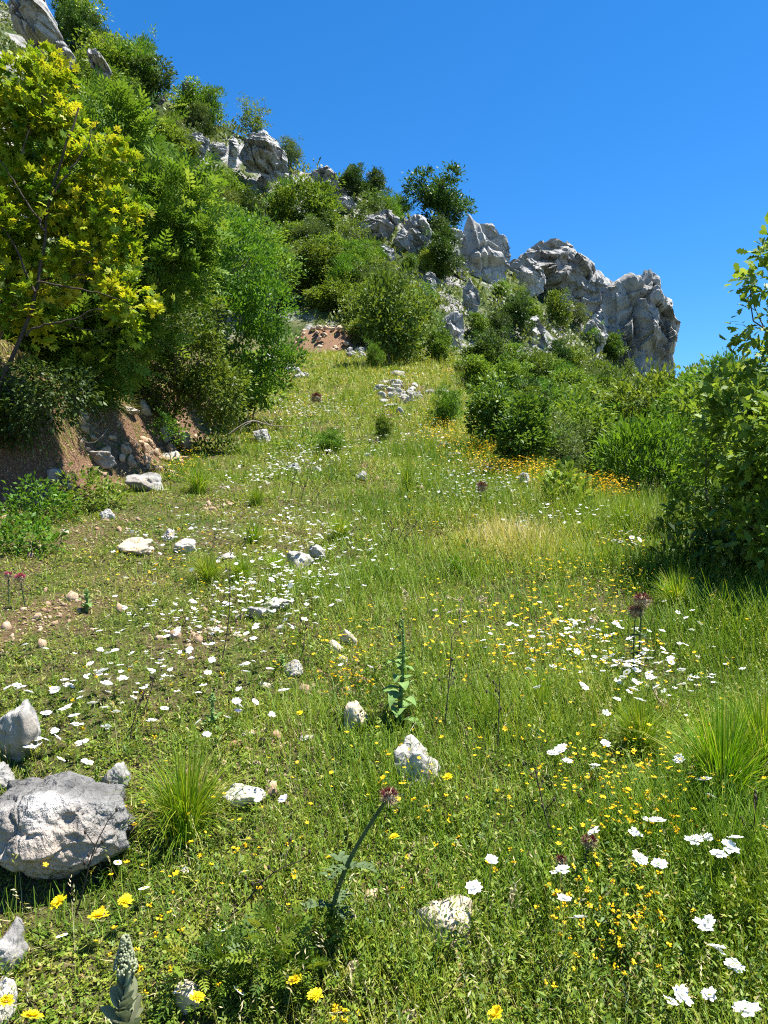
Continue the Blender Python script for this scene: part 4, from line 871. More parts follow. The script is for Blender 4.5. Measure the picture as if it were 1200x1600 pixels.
# ------------------------------------------------------------------ grass tufts
def tuft_mesh(seed, n, spread=.55, stiff=1.0):
    r = np.random.default_rng(seed); mb = MB()
    a = r.uniform(0, 6.28, n); lean = np.abs(r.normal(0, spread, n)); h = r.uniform(.3, 1.08, n); b = np.abs(r.normal(0, .10, n))
    t = np.linspace(0, 1, 6)
    rad = b[:, None] + h[:, None] * np.sin(lean)[:, None] * (t ** (1.0 + .8 * stiff))[None] * 1.05
    zz = h[:, None] * (t[None] * np.cos(lean * .55)[:, None] - .38 * (lean / stiff)[:, None] * t[None] ** 3)
    w = .0062 * (1 - t ** 1.5)[None] * r.uniform(.6, 1.3, n)[:, None] + .0008
    ca, sa = np.cos(a)[:, None], np.sin(a)[:, None]
    tw = a + r.normal(0, .8, n); cx, cy = -np.sin(tw)[:, None] * w, np.cos(tw)[:, None] * w
    Lf = np.stack([rad * ca - cx, rad * sa - cy, zz], -1); Rt = np.stack([rad * ca + cx, rad * sa + cy, zz], -1)
    V = np.stack([Lf, Rt], 2).reshape(n, 12, 3)
    k = np.arange(5) * 2; F = np.stack([k, k + 1, k + 3, k + 2], -1)
    var = np.clip(r.normal(.42, .2, n), 0, 1); var = np.where(r.random(n) < .14, .97, var)
    mb.add(V.reshape(-1, 3), (F[None] + (np.arange(n) * 12)[:, None, None]).reshape(-1, 4), np.repeat(var, 12))
    return mb.mesh('grass_tuft', M['tuft'])
TUFT = [tuft_mesh(500, 720, .75, .8), tuft_mesh(501, 520, .85, .75), tuft_mesh(510, 380, .42, 1.3), tuft_mesh(511, 1100, .6, 1.0)]
def tuft(u, v, hpx, wid, k, label):
    x, y, z = hit(u, v); h = hpx / FPX * y
    o = link('grass_tuft', TUFT[k], None, (x, y, z - .01)); o.scale = (h * wid, h * wid, h); o.rotation_euler = (0, 0, R.uniform(0, 6.28)); tag(o, label, 'grass tuft')
tuft(292, 1305, 175, .85, 0, 'bright yellow green grass tuft beside the large pitted boulder')
tuft(1130, 1275, 215, .75, 3, 'tall dark green grass tuft at the edge of the oak shadow')
tuft(1195, 1230, 180, .8, 3, 'tall grass tuft standing just behind the dark green one')
tuft(637, 768, 62, .62, 2, 'upright green grass tuft in the middle of the far path')
tuft(532, 842, 55, .8, 0, 'small dense grass tuft with a shaded base')
tuft(395, 848, 52, .95, 1, 'yellow green grass tuft drooping over white flowers')
tuft(325, 910, 62, 1.0, 0, 'bright lime grass tuft with tall dry stem beside it')
tuft(378, 905, 55, 1.0, 1, 'lime grass tuft next to the flat pale slab')
tuft(430, 890, 38, 1.0, 0, 'low lime grass tuft next to the ridged rock')
tuft(310, 770, 60, .9, 1, 'lime grass tuft on the bank foot with yellow flowers')
tuft(400, 790, 44, .9, 2, 'dark green grass tuft among white daisies on the verge')
tuft(975, 830, 66, .9, 2, 'tall green grass tuft under the willow bush')
tuft(925, 840, 48, .9, 2, 'shorter grass tuft beside the slim oak sapling')
tuft(565, 1560, 70, .5, 2, 'small pale grass spray low in the foreground')
tuft(845, 1110, 80, .8, 2, 'upright grass tuft behind the golden flowers')
tuft(1000, 1180, 110, .8, 3, 'loose green grass tuft amid white umbels')
tuft(770, 1140, 90, .5, 2, 'narrow grass tuft with a broad leaf in mid meadow')
tuft(1060, 960, 80, .9, 3, 'grass tuft standing inside the oak shadow')
tuft(1130, 980, 70, .9, 3, 'grass tuft by the pale leafy clump in oak shadow')

# ------------------------------------------------------------------ flowers
def petal_ring(mb, n, r, rin=.12, rout=1., w=.5, lift=.15, notch=.12, jit=.15, z=0, mi=0, ph=0):
    for k in range(n):
        a = 2 * math.pi * (k + ph + r.uniform(-jit, jit)) / n; L_ = rout * r.uniform(1 - jit * 1.5, 1 + jit * .6); ww = w * r.uniform(.8, 1.2)
        P = np.array([[rin, -.10 * ww, 0], [L_ * .6, -.5 * ww, lift * .6], [L_ * .95, -.38 * ww, lift], [L_ * (1 - notch), 0, lift * .9], [L_ * .97, .36 * ww, lift * r.uniform(.7, 1.3)], [L_ * .6, .5 * ww, lift * .6], [rin, .10 * ww, 0]])
        c, s = math.cos(a), math.sin(a); P = np.stack([P[:, 0] * c - P[:, 1] * s, P[:, 0] * s + P[:, 1] * c, P[:, 2] + z], -1)
        mb.add(P, [[0, 1, 2, 3, 4, 5, 6]], .5, mi)
def dome(mb, rr, h, z=0, mi=0, r=None, n=10):
    V, F = ICO[3]; W = V * [rr, rr, h] + [0, 0, z]; mb.add(W, F, .5, mi)
def bloom_white(seed):
    r = np.random.default_rng(seed); mb = MB()
    petal_ring(mb, r.integers(6, 9), r, .1, 1, .75, .12, .16, .28); petal_ring(mb, 6, r, .05, .55, .45, .2, .1, .3, z=.04, ph=.5)
    return mb
def join_stem(mb, h, mi=1, rad=.03): tube(mb, [[0, 0, 0], [.03 * h, 0, -h * .5], [.0, .02 * h, -h]], [rad, rad, rad], 4, .5, mi)
WB, WS = [], []
for k in range(6):
    b = bloom_white(600 + k); WB.append(b.mesh('white_petals', M['white'])); b = bloom_white(600 + k); join_stem(b, 5); WS.append(b.mesh('white_flower', [M['white'], M['stem']]))
e_ = MB(); dome(e_, .10, .06, .05); EYE_G = e_.mesh('green_eye', M['stem'])
s_ = MB(); join_stem(s_, 5, 0); STEM = s_.mesh('flower_stem', M['stem'])
def daisy(seed):
    r = np.random.default_rng(seed); mb = MB(); petal_ring(mb, 15, r, .2, 1, .34, .05, .05, .1); return mb
DB = daisy(1).mesh('daisy_petals', M['white']); e_ = MB(); dome(e_, .36, .16, .03); EYE_Y = e_.mesh('yellow_eye', M['eye'])
d_ = daisy(2); dome(d_, .36, .16, .03, 1); join_stem(d_, 5, 2); DS = d_.mesh('daisy', [M['white'], M['eye'], M['stem']])
def hawk(seed):
    r = np.random.default_rng(seed); mb = MB(); petal_ring(mb, 17, r, .1, 1, .26, .16, .03, .2); petal_ring(mb, 13, r, .05, .7, .22, .35, .03, .2, z=.03); petal_ring(mb, 9, r, .02, .4, .18, .4, .03, .2, z=.05); return mb
HB = [hawk(k).mesh('hawkweed_petals', M['yellow']) for k in range(3)]
h_ = hawk(3); join_stem(h_, 5); HS = h_.mesh('hawkweed', [M['yellow'], M['stem']])
def vetch(seed, n=5):
    r = np.random.default_rng(seed); mb = MB(); V, F = ICO[3]
    V2, F2 = ico(1)
    for k in range(n):
        a = r.uniform(0, 6.28); q = r.uniform(.2, .75); W = V2 * [.36, .26, .24] * r.uniform(.7, 1.2)
        c, s = math.cos(a), math.sin(a); W = np.stack([W[:, 0] * c - W[:, 1] * s, W[:, 0] * s + W[:, 1] * c, W[:, 2]], -1) + [q * c, q * s, r.uniform(-.35, .35)]
        mb.add(W, F2, .5, 0)
    for a in (0, 2, 4): petal_ring(mb, 1, r, .2, .9, .6, .3, .1, .2, ph=a / 6.28)
    join_stem(mb, 6); return mb
VS = [vetch(k, 3 + k % 4).mesh('vetch_flower', [M['gold'], M['stem']]) for k in range(6)]

def flower(name, cat, u, v, diam, lift, label, group, parts=None, single=None, tilt=.3, photo=True, zs=None):
    """bloom seen at photo pixel (u, v), standing LIFT metres above the turf"""
    D = _D; X_ = (u - 600) / FPX * D; Zr = CZ + (800 - v) / FPX * D
    LF = lift + .13 * lush(X_, D); k = np.nonzero(terr(X_, D) + LF > Zr)[0]
    i = k[0] if len(k) else len(D) - 1
    x, y = X_[i], D[i]
    lift = float(LF[i]); z = float(terr(x, y)) + lift
    rot = (R.normal(0, tilt) + .12, R.normal(0, tilt), R.uniform(0, 6.28))
    s = diam / 2 * R.uniform(.8, 1.2)
    if single is not None:
        o = link(name, single[R.integers(len(single))], None, (x, y, z)); o.scale = (s, s, s); o.rotation_euler = rot; return tag(o, label, cat, group)
    o = thing(name, label, cat, (x, y, z), 0, group, s); o.rotation_euler = rot
    for pn, me in parts:
        c = link(pn, me, o)
        if pn == 'stem': c.scale = (.8, .8, lift / s / 5 * 1.02)
    return o
RF = np.random.default_rng(23)
cnt = {}
def patch(kind, u, v, ru, rv, n, label, group, diam, lift=(.06, .14), minsize=14):
    for k in range(n):
        a, b = RF.normal(u, ru * .6), RF.normal(v, rv * .6)
        if not (-15 < a < 1215 and 560 < b < 1605): continue
        lf = RF.uniform(*lift)
        big = b > 1020
        cnt[kind] = cnt.get(kind, 0) + 1
        if kind == 'white_flower':
            j = RF.integers(6)
            if big: flower(kind, 'flower', a, b, diam, lf, label, group, [('stem', STEM), ('petals', WB[j]), ('centre', EYE_G)])
            else: flower(kind, 'flower', a, b, diam, lf, label, group, single=WS)
        elif kind == 'vetch': flower('yellow_vetch', 'flower', a, b, diam, lf * .8, label, group, single=VS, tilt=.5)
        elif kind == 'daisy':
            if big: flower(kind, 'daisy', a, b, diam, lf, label, group, [('stem', STEM), ('petals', DB), ('centre', EYE_Y)])
            else: flower(kind, 'daisy', a, b, diam, lf, label, group, single=[DS])
for a in ((125, 1095, 115, 85, 34, 'large white bloom in the patch behind the large pitted boulder', 'white blooms behind the boulder', .054),
          (45, 1130, 40, 40, 9, 'white bloom overhanging the upright grey rock', 'white blooms over the upright rock', .054),
          (300, 1040, 140, 75, 34, 'white bloom in the low turf between boulder and cracked path', 'white blooms in the low turf', .045),
          (430, 935, 110, 55, 44, 'white bloom crowded round the long flat white rock', 'white blooms round the flat rock', .043),
          (320, 855, 140, 75, 34, 'white bloom scattered on the slope below the bank', 'white blooms below the bank', .043),
          (480, 835, 55, 40, 34, 'white bloom beside the split ridged rock', 'white blooms beside the ridged rock', .043),
          (900, 1000, 165, 62, 34, 'white bloom in the dense drift behind golden flowers', 'white blooms in the mid meadow drift', .038),
          (1010, 1060, 60, 35, 20, 'white bloom next to the tall grass at the shadow edge', 'white blooms by the tall grass', .052),
          (1050, 1310, 120, 80, 13, 'broad white umbel standing over yellow flowers in front of tall grass', 'white umbels before the tall grass', .056),
          (1130, 1500, 60, 70, 9, 'white umbel low in the corner of the meadow', 'white umbels in the corner', .05),
          (905, 1190, 40, 25, 6, 'white umbel in deep green grass of mid meadow', 'white umbels in deep grass', .055)):
    patch('white_flower', *a)
for u, v, lab in ((768, 1346, 'lone white umbel in short grass above the cream rock'), (740, 1388, 'second lone white umbel just below its neighbour near the cream rock'), (905, 1435, 'white umbel tilted to one side between vetch clumps'), (882, 1405, 'white umbel leaning just above the tilted one'), (876, 1362, 'white umbel just under the small maroon thistle head'), (928, 1300, 'white umbel beside the maroon thistle'), (1165, 1580, 'ragged white umbel at the very corner'), (1028, 1284, 'widest white umbel in front of the tall dark tuft')):
    flower('white_flower', 'flower', u, v, .053, .16, lab, None, [('stem', STEM), ('petals', WB[RF.integers(6)]), ('centre', EYE_G)])
for u, v, lab in ((346, 1478, 'small daisy with a yellow eye below the leaning thistle'), (343, 1450, 'small daisy a little above another'), (374, 1550, 'small daisy beside the tan cracked stone'), (225, 1388, 'small daisy near the large boulder'), (97, 1465, 'small daisy alone in the turf by yellow hawkweed'), (279, 1552, 'small daisy touching the tan stone'), (382, 1362, 'small daisy in clover beside pale seed head'), (184, 1350, 'tiny white daisy against the boulder foot')):
    flower('daisy', 'daisy', u, v, .034, .06, lab, None, [('stem', STEM), ('petals', DB), ('centre', EYE_Y)])
patch('daisy', 985, 842, 38, 12, 14, 'small white daisy at the foot of the willow bush', 'daisies under the willow', .05)
patch('daisy', 1000, 1035, 70, 28, 16, 'small daisy with yellow eye among the white drift', 'daisies in the drift', .036)
for u, v, s, lab in ((155, 1432, .056, 'large pale yellow hawkweed with a whitish heart'), (196, 1410, .05, 'yellow hawkweed just above the large pale one'), (92, 1410, .046, 'yellow hawkweed seen from the side below the boulder'), (50, 1592, .07, 'big yellow hawkweed at the bottom edge'), (10, 1566, .05, 'yellow hawkweed beside the whitish stone'), (493, 1558, .05, 'broad yellow hawkweed in dark leaves'), (460, 1535, .046, 'yellow hawkweed next to the broad one'), (517, 1341, .04, 'yellow hawkweed beside the thistle stem'), (616, 1310, .036, 'yellow hawkweed right of the thistle stem'), (700, 1215, .036, 'yellow hawkweed in front of the two humped rock'), (468, 1115, .032, 'yellow hawkweed alone on the mat near cream stone'), (775, 1585, .05, 'yellow hawkweed beside a white bud at the bottom'), (308, 1560, .04, 'yellow flower in front of the tan stone')):
    flower('hawkweed', 'flower', u, v, s, .1, lab, None, [('stem', STEM), ('petals', HB[RF.integers(3)])], tilt=.2)
for a in ((535, 1050, 42, 36, 34, 'golden vetch flower in the dense clump beside the tan stones', 'vetch by the tan stones', .02),
          (840, 1010, 75, 40, 44, 'golden vetch flower in the drift behind the mullein', 'vetch in the drift', .024),
          (945, 1420, 110, 100, 74, 'golden vetch flower in the lush corner grass', 'vetch in the lush corner', .021),
          (980, 1230, 120, 70, 40, 'golden vetch flower between white umbels and tall grass', 'vetch between umbels', .021),
          (270, 850, 60, 60, 18, 'golden vetch flower on the slope under the bank', 'vetch under the bank', .028),
          (230, 1490, 60, 50, 16, 'golden vetch flower around the grey felted spike', 'vetch by the felted spike', .02),
          (680, 1260, 90, 110, 24, 'golden vetch flower scattered round the two humped rock', 'vetch round the white rock', .018),
          (400, 1330, 60, 40, 10, 'golden vetch flower in clover below the grass tuft', 'vetch below the tuft', .018),
          (520, 1590, 40, 12, 8, 'golden vetch flower under the broad hawkweed', 'vetch under the hawkweed', .02),
          (180, 1060, 120, 60, 14, 'golden vetch flower among large white blooms', 'vetch among white blooms', .024)):
    patch('vetch', *a)
for u, v in ((370, 1098), (398, 1098), (372, 1112), (355, 1122), (205, 1043), (248, 1038), (533, 1040), (578, 1043), (703, 957), (680, 955), (443, 1250), (405, 1250)):
    flower('mallow', 'flower', u, v, .04, .09, 'pale pink mallow bloom in the low turf', 'pale pink mallow blooms', [('stem', STEM), ('petals', bpy.data.meshes.get('mallow_petals') or (lambda b: (petal_ring(b, 5, RF, .05, 1, .85, .35, .15, .08), b.mesh('mallow_petals', M['pinkwhite']))[1])(MB()))])
print('flowers', cnt)

def specks(name, label, seed, regions, m, size, hgt, star=False):
    """uncountable far blooms: regions are (centre x, y, rx, ry, n) on the ground"""
    r = np.random.default_rng(seed); mb = MB()
    for u, v, ru, rv, n in regions:
        x0, y0, _ = hit(u, v); yb = hit(u, v + rv)[1]; yt = hit(u, max(v - rv, 556))[1]
        y = r.triangular(yb, y0, max(yt, y0 + .1), n); x = x0 * y / y0 * .0 + x0 + r.normal(0, .6, n) * ru / FPX * y
        k = meadow_ok(x, y); x, y = x[k], y[k]; n = len(x)
        z = terr(x, y) + r.uniform(.3, 1, n) * (hgt + .11 * lush(x, y)) * (1 + .02 * y); s = size * r.uniform(.6, 1.4, n) * np.maximum(1, y / 9)**.5
        az = r.uniform(0, 6.28, n); nor = np.array([0, -.15, 1.]) + r.normal(size=(n, 3)) * .35
        dirs = np.stack([np.cos(az), np.sin(az), np.zeros(n)], -1)
        h6 = np.concatenate([np.array([[0, 0, 0], [.5 * math.cos(q - .45), .5 * math.sin(q - .45), .05], [.58 * math.cos(q), .58 * math.sin(q), .14], [.5 * math.cos(q + .45), .5 * math.sin(q + .45), .08]]) for q in (0, 1.25, 2.6, 3.7, 5.0)])
        scatter(mb, [(h6, np.arange(20).reshape(5, 4))], np.stack([x, y, z], -1), frames(dirs, nor), s, np.full(n, .5))
    tag(link(name, mb.mesh(name, m)), label, None, None, 'stuff')
specks('golden_bloom_specks', 'countless golden blooms in drifts along the far meadow edge', 5, [(760, 725, 60, 28, 520), (830, 760, 45, 18, 320), (940, 785, 40, 10, 320), (700, 690, 40, 26, 260), (850, 1010, 190, 65, 170), (930, 960, 120, 40, 60), (290, 745, 30, 20, 120), (640, 600, 50, 14, 160)], M['gold'], .019, .20)
specks('white_bloom_specks', 'countless small white blooms over the farther meadow', 1, [(760, 780, 90, 45, 220), (470, 650, 80, 30, 260), (480, 720, 60, 40, 200), (500, 850, 120, 50, 110), (880, 830, 120, 20, 60), (620, 700, 90, 60, 130), (480, 900, 120, 50, 80), (400, 760, 60, 40, 130), (430, 940, 90, 45, 110), (300, 1000, 110, 50, 90), (330, 850, 110, 50, 110), (930, 1020, 140, 40, 70), (1000, 1100, 120, 60, 40), (200, 1090, 100, 50, 40)], M['white'], .027, .12)
specks('yellow_bloom_specks', 'countless small yellow blooms along the meadow edge and crest', 2, [(760, 725, 55, 28, 520), (820, 755, 40, 18, 330), (940, 785, 40, 10, 500), (460, 640, 60, 25, 240), (640, 650, 70, 25, 240), (710, 690, 50, 30, 460), (790, 745, 50, 16, 300), (730, 590, 30, 14, 260), (400, 690, 60, 25, 150), (860, 920, 120, 30, 90), (700, 830, 150, 60, 120), (290, 735, 30, 20, 130), (1000, 900, 70, 40, 100), (880, 1080, 200, 70, 200), (980, 1300, 150, 110, 190), (640, 1250, 120, 90, 40), (560, 1040, 120, 60, 80), (250, 1450, 160, 90, 24), (300, 900, 120, 80, 110), (330, 1350, 150, 120, 34)], M['gold'], .014, .16)

# ------------------------------------------------------------------ thistles, mulleins, dry stems
def spikes(mb, n, rad, ln, r, zmin=-.4, w=.05, mi=0, zmax=1.):
    d = rdir(n * 3, r); d = d[(d[:, 2] > zmin) & (d[:, 2] < zmax)][:n]; nor = rdir(len(d), r)
    s = np.stack([np.full(len(d), w), ln * r.uniform(.7, 1.2, len(d)), np.full(len(d), w)], -1)
    for nn in (nor, np.cross(d, nor)): scatter(mb, T_FAR, d * rad, frames(d, nn), s, np.full(len(d), .5), mi)
def thistle(base, top, headr, label, fl='maroon', lean=None, leafy=True, seed=1, sr=.0045):
    """base, top: world points of foot and flower head"""
    r = np.random.default_rng(seed); base, top = np.asarray(base, float), np.asarray(top, float)
    o = thing('thistle', label, 'thistle', base); v = top - base; Hh = np.linalg.norm(v)
    P = np.array([v * t + np.array([-.16, 0, .0]) * Hh * (lean or 0) * math.sin(math.pi * t) for t in np.linspace(0, 1, 12)])
    mb = MB(); tube(mb, P, np.linspace(sr, sr * .6, 12), 7)
    for k in range(1, 10):          # ruffled spiny wings along the stem
        n = 10; d = rdir(n, r); d[:, 2] *= .4; d = nrm(d); pos = np.repeat(P[k][None], n, 0) + (P[k + 1] - P[k]) * r.random((n, 1))
        scatter(mb, T_FAR, pos, frames(d, rdir(n, r)), np.stack([np.full(n, .008), r.uniform(.006, .014, n), np.full(n, .01)], -1), np.full(n, .5))
    link('stem', mb.mesh('thistle_stem', M['thistlestem']), o)
    hd = MB(); dome(hd, headr * .8, headr * .72); spikes(hd, 170, headr * .6, headr * .9, r, -.9, headr * .13, 0, .75)
    h = link('flower_head', hd.mesh('thistle_head', M['bract']), o, P[-1] + nrm(P[-1] - P[-2]) * headr * .6)
    f = MB(); spikes(f, 200, headr * .45, headr * 1.05, r, .25, headr * .09); link('florets', f.mesh('thistle_florets', M[fl]), h)
    if leafy:
        for t in (.28, .62):
            lb = MB(); n = 26; j = int(t * 11); a = r.uniform(0, 6.28)
            for q in range(3):
                aa = a + q * 2.1; d0 = np.array([math.cos(aa), math.sin(aa), .35]); Lp = P[j] + d0 * np.linspace(0, .06 * Hh / .4, 9)[:, None]; Lp[:, 2] -= np.linspace(0, 1, 9) ** 2 * .03
                tube(lb, Lp, np.linspace(.006, .002, 9), 4)
                for side in (-1, 1):
                    dd = nrm(np.cross(d0, [0, 0, side]) + d0 * .6); scatter(lb, T_LEAF, Lp[1:], frames(np.repeat(dd[None], 8, 0), np.repeat([[0, 0, 1.]], 8, 0) + r.normal(size=(8, 3)) * .3), np.full(8, .026 * Hh / .45) * r.uniform(.7, 1.2, 8), np.full(8, .3))
            link('leaf', lb.mesh('thistle_leaf', M['thistlestem']), o)
    return o
def foot(u, v): return np.array(hit(u, v))
b = foot(512, 1475); thistle(b, px(604, 1250, b[1] - .12), .021, 'thistle with a long leaning stem and brown spiny head', 'maroon', .45, True, 3, .0085)
b = foot(40, 950); thistle(b, px(32, 908, b[1]), .030, 'magenta thistle beside the bare soil patch', 'magenta', 0, False, 4)
b = foot(14, 945); thistle(b, px(13, 902, b[1]), .022, 'dull red thistle bud beside the magenta one', 'magenta', 0, False, 5)
b = foot(1000, 1050); thistle(b, px(1003, 945, b[1]), .036, 'upper dark maroon thistle at the rim of the oak shadow', 'maroon', .1, True, 6)
b = foot(990, 1045); thistle(b, px(993, 962, b[1]), .034, 'lower dark maroon thistle touching the upper one', 'maroon', .1, False, 7)
b = foot(910, 1385); thistle(b, px(920, 1322, b[1]), .020, 'small maroon thistle between white umbels and vetch', 'maroon', .1, True, 8)
b = foot(878, 1400); thistle(b, px(877, 1350, b[1]), .015, 'reddish thistle bud drooping among vetch', 'maroon', .1, False, 9)
b = foot(460, 655); thistle(b, px(491, 625, b[1]), .10, 'dark red thistle far off beside the verge', 'maroon', 0, False, 10)
b = foot(748, 800); thistle(b, px(752, 766, b[1]), .05, 'dark violet thistle near the meadow edge', 'maroon', 0, False, 11)

def big_leaf(mb, base, d, ln, w, r, curl=.5):
    """one broad leaf blade bending over"""
    t = np.linspace(0, 1, 8); d = nrm(np.asarray(d, float)); side = nrm(np.cross(d, [0, 0, 1.]))
    mid = base + d * (t * ln)[:, None]; mid[:, 2] -= curl * ln * t ** 2.2
    ww = w * np.sin(np.pi * np.clip(t * .93 + .06, 0, 1)) ** .8; wav = r.normal(0, .06, 8) * w
    V = np.stack([mid - side * ww[:, None] + [0, 0, 1.] * (ww * .35 + wav)[:, None], mid, mid + side * ww[:, None] + [0, 0, 1.] * (ww * .35 - wav)[:, None]], 1).reshape(-1, 3)
    k = np.arange(7)[:, None] * 3; F = np.concatenate([np.concatenate([k + j, k + j + 1, k + j + 4, k + j + 3], 1) for j in (0, 1)])
    mb.add(V, F)
def mullein(u, vbase, hpx, label, m, nl, wpx, seed, spike=False):
    r = np.random.default_rng(seed); x, y, z = hit(u, vbase); H = hpx / FPX * y; W = wpx / FPX * y
    o = thing('mullein', label, 'mullein', (x, y, z))
    s = MB(); tube(s, bent((0, 0, -.02), (.02 * H, 0, H), 9, .015, r), np.linspace(.012, .005, 9), 7); link('stem', s.mesh('mullein_stem', M[m], True), o)
    for k in range(nl):
        t = (k / nl) ** .9 * (.98 if spike else 1); a = k * 2.4 + r.normal(0, .7); L_ = W * (.62 - .48 * t) * r.uniform(.6, 1.25); up = (.25 + 1.0 * t) if not spike else (1.2 + 1.6 * t)
        lf = MB(); big_leaf(lf, np.array([0, 0, H * (.05 + .85 * t + r.uniform(-.03, .03))]), (math.cos(a), math.sin(a), up + r.normal(0, .25)), L_, L_ * (.26 if not spike else .3), r, r.uniform(.15, .8) if not spike else .1)
        link('leaf', lf.mesh('mullein_leaf', M[m], True), o)
    b_ = MB(); V, F = ico(1)
    for k in range(300 if spike else 46):
        q = r.random(); a = r.uniform(0, 6.28); rr = (.035 if spike else .016) * (1.05 - .8 * q) * (H / .35 if spike else 1); zc = H * ((.74 + .30 * q) if spike else (.8 + .22 * q))
        b_.add(V * r.uniform(.0028, .0052) * [1, 1, 1.3] * (1 if not spike else .9) + [rr * math.cos(a), rr * math.sin(a), zc], F)
    link('flower_spike', b_.mesh('mullein_spike', M[m]), o)
mullein(626, 1135, 165, 'tall leafy mullein spire standing behind the white rocks', 'mullein', 26, 82, 1)
mullein(196, 1640, 170, 'grey felted mullein spike at the bottom edge', 'mulleingrey', 52, 92, 2, True)
mullein(135, 955, 34, 'small rosette with broad pale leaves beside the bare soil', 'mullein', 9, 60, 3)
mullein(332, 1140, 55, 'dark leafy weed spire beside pink mallows', 'mullein', 16, 40, 4)
mullein(775, 1135, 50, 'upright plant with long pale leaf in the mid meadow', 'mullein', 9, 40, 5)
mullein(440, 1045, 22, 'little round leaved rosette beside the dark dry stem', 'mullein', 8, 34, 6)

def dry_stem(u0, v0, u1, v1, label, m='darkstem', rad=.0032, twig=5, group=None):
    b_ = foot(u0, v0); t = px(u1, v1, b_[1] + .02); r = np.random.default_rng(int(u0 + v0)); mb = MB()
    P = bent((0, 0, 0), t - b_, 9, .03, r); rd = max(rad, .00042 * b_[1]); tube(mb, P, np.linspace(rd, rd * .5, 9), 5)
    L_ = np.linalg.norm(t - b_)
    for k in range(twig):
        j = r.integers(3, 9); e = P[j] + np.array([r.normal(0, .12), r.normal(0, .1), r.uniform(.05, .2)]) * L_
        tube(mb, bent(P[j], e, 5, .05, r), np.linspace(rd * .6, rd * .35, 5), 4)
        if m == 'drystraw':
            q_ = 5; dd_ = nrm(r.normal(size=(q_, 3)) * .5 + [0, 0, -.7]); scatter(mb, T_NARROW, np.repeat(e[None], q_, 0) + r.normal(0, .006, (q_, 3)), frames(dd_, rdir(q_, r)), np.full(q_, .026), np.full(q_, .5))
        else: V, F = ico(1); mb.add(V * rd * 1.5 * [1, 1, 2] + e, F)
    o = link('dry_stem', mb.mesh('dry_stem', M[m]), None, b_); tag(o, label, 'dry stem', group)
for a in ((345, 1040, 360, 850, 'tall thin dark dry stem beside the lime tufts'), (378, 860, 392, 815, 'thin dark stem above yellow green tuft'), (300, 900, 335, 850, 'leaning dry twig in front of lime grass'), (612, 862, 640, 800, 'stout dark dry stem in the bunch on the path'), (620, 862, 655, 812, 'dark dry stem leaning out of the bunch'), (608, 860, 612, 806, 'straight dry stem at the edge of the bunch'), (470, 790, 490, 730, 'dark twiggy stem among grey herbs'), (485, 795, 520, 742, 'dark stem leaning outward among grey herbs'), (455, 785, 460, 735, 'short dark stem standing upright in grey herbs'), (693, 1155, 706, 1000, 'dark dry stem standing behind the white rocks'), (868, 1318, 832, 1190, 'slanting dark stem across the green grass'), (778, 1175, 780, 1060, 'thin dark stem beside long pale leaf'), (1175, 1400, 1185, 1240, 'thin brown stem before the tall dark tuft'), (222, 1120, 240, 1060, 'short dark stem in the white bloom patch'), (204, 1160, 222, 1090, 'second short dark stem in the white bloom patch'), (118, 1430, 165, 1290, 'thin bent stem crossing in front of the large boulder'), (85, 880, 98, 830, 'small dark stem on the slope by bare soil'), (470, 1030, 478, 980, 'short dark spike among white blooms'), (340, 1440, 470, 1345, 'bent dark twig beside the leaning thistle'), (545, 862, 552, 826, 'dark spike beside the small dense tuft')):
    dry_stem(*a)
for i_, (u0, v0, u1, v1) in enumerate(((718, 975, 728, 925), (750, 965, 752, 935), (632, 960, 636, 925), (915, 1010, 925, 965), (555, 1560, 552, 1510), (790, 1440, 800, 1395), (960, 1110, 985, 1130), (1030, 1480, 1095, 1510), (560, 1525, 540, 1555), (1140, 1030, 1180, 1060), (1170, 1110, 1195, 1080), (645, 1335, 660, 1310), (1045, 1120, 1020, 1075))):
    dry_stem(u0, v0, u1, v1, 'straw coloured wild oat head bleached in the sun', 'drystraw', .0045, 7, 'bleached wild oat heads')
r3 = np.random.default_rng(77)
for k in range(14):   # bare roots on the bank and dead branches
    y = r3.uniform(7.4, 11); x = float(np.interp(y, BY, BX)) - r3.uniform(.2, .8); z = float(terr(x, y)); mb = MB()
    e = np.array([r3.uniform(-.2, .5), r3.normal(0, .35), r3.uniform(-.45, .15)])
    P = bent((0, 0, .03), e, 9, .22, r3); tube(mb, P, np.linspace(.010, .004, 9), 5)
    for q in range(3):
        j = r3.integers(3, 8); tube(mb, bent(P[j], P[j] + r3.normal(0, .15, 3), 6, .15, r3), np.linspace(.005, .002, 6), 4)
    o = link('bare_root', mb.mesh('bare_root', M['root']), None, (x, y, z)); tag(o, 'pale twisted root hanging out of the shaded earth bank', 'root', 'bare roots of the earth bank')
for u, v, lab in ((400, 690, 'fallen dead branch lying at the bank foot'), (335, 660, 'grey dead branch under the hornbeam'), (375, 655, 'twiggy dead branch beside the glossy sapling')):
    x, y, z = hit(u, v); mb = MB(); P = bent((-.5, 0, .1), (.6, -.2, .25), 9, .12, r3); tube(mb, P, np.linspace(.018, .006, 9), 6)
    for q in range(9): j = r3.integers(2, 9); tube(mb, bent(P[j], P[j] + r3.normal(0, .22, 3) + [0, 0, .1], 6, .1, r3), np.linspace(.007, .002, 6), 4)
    tag(link('dead_branch', mb.mesh('dead_branch', M['root']), None, (x, y, z)), lab, 'branch')

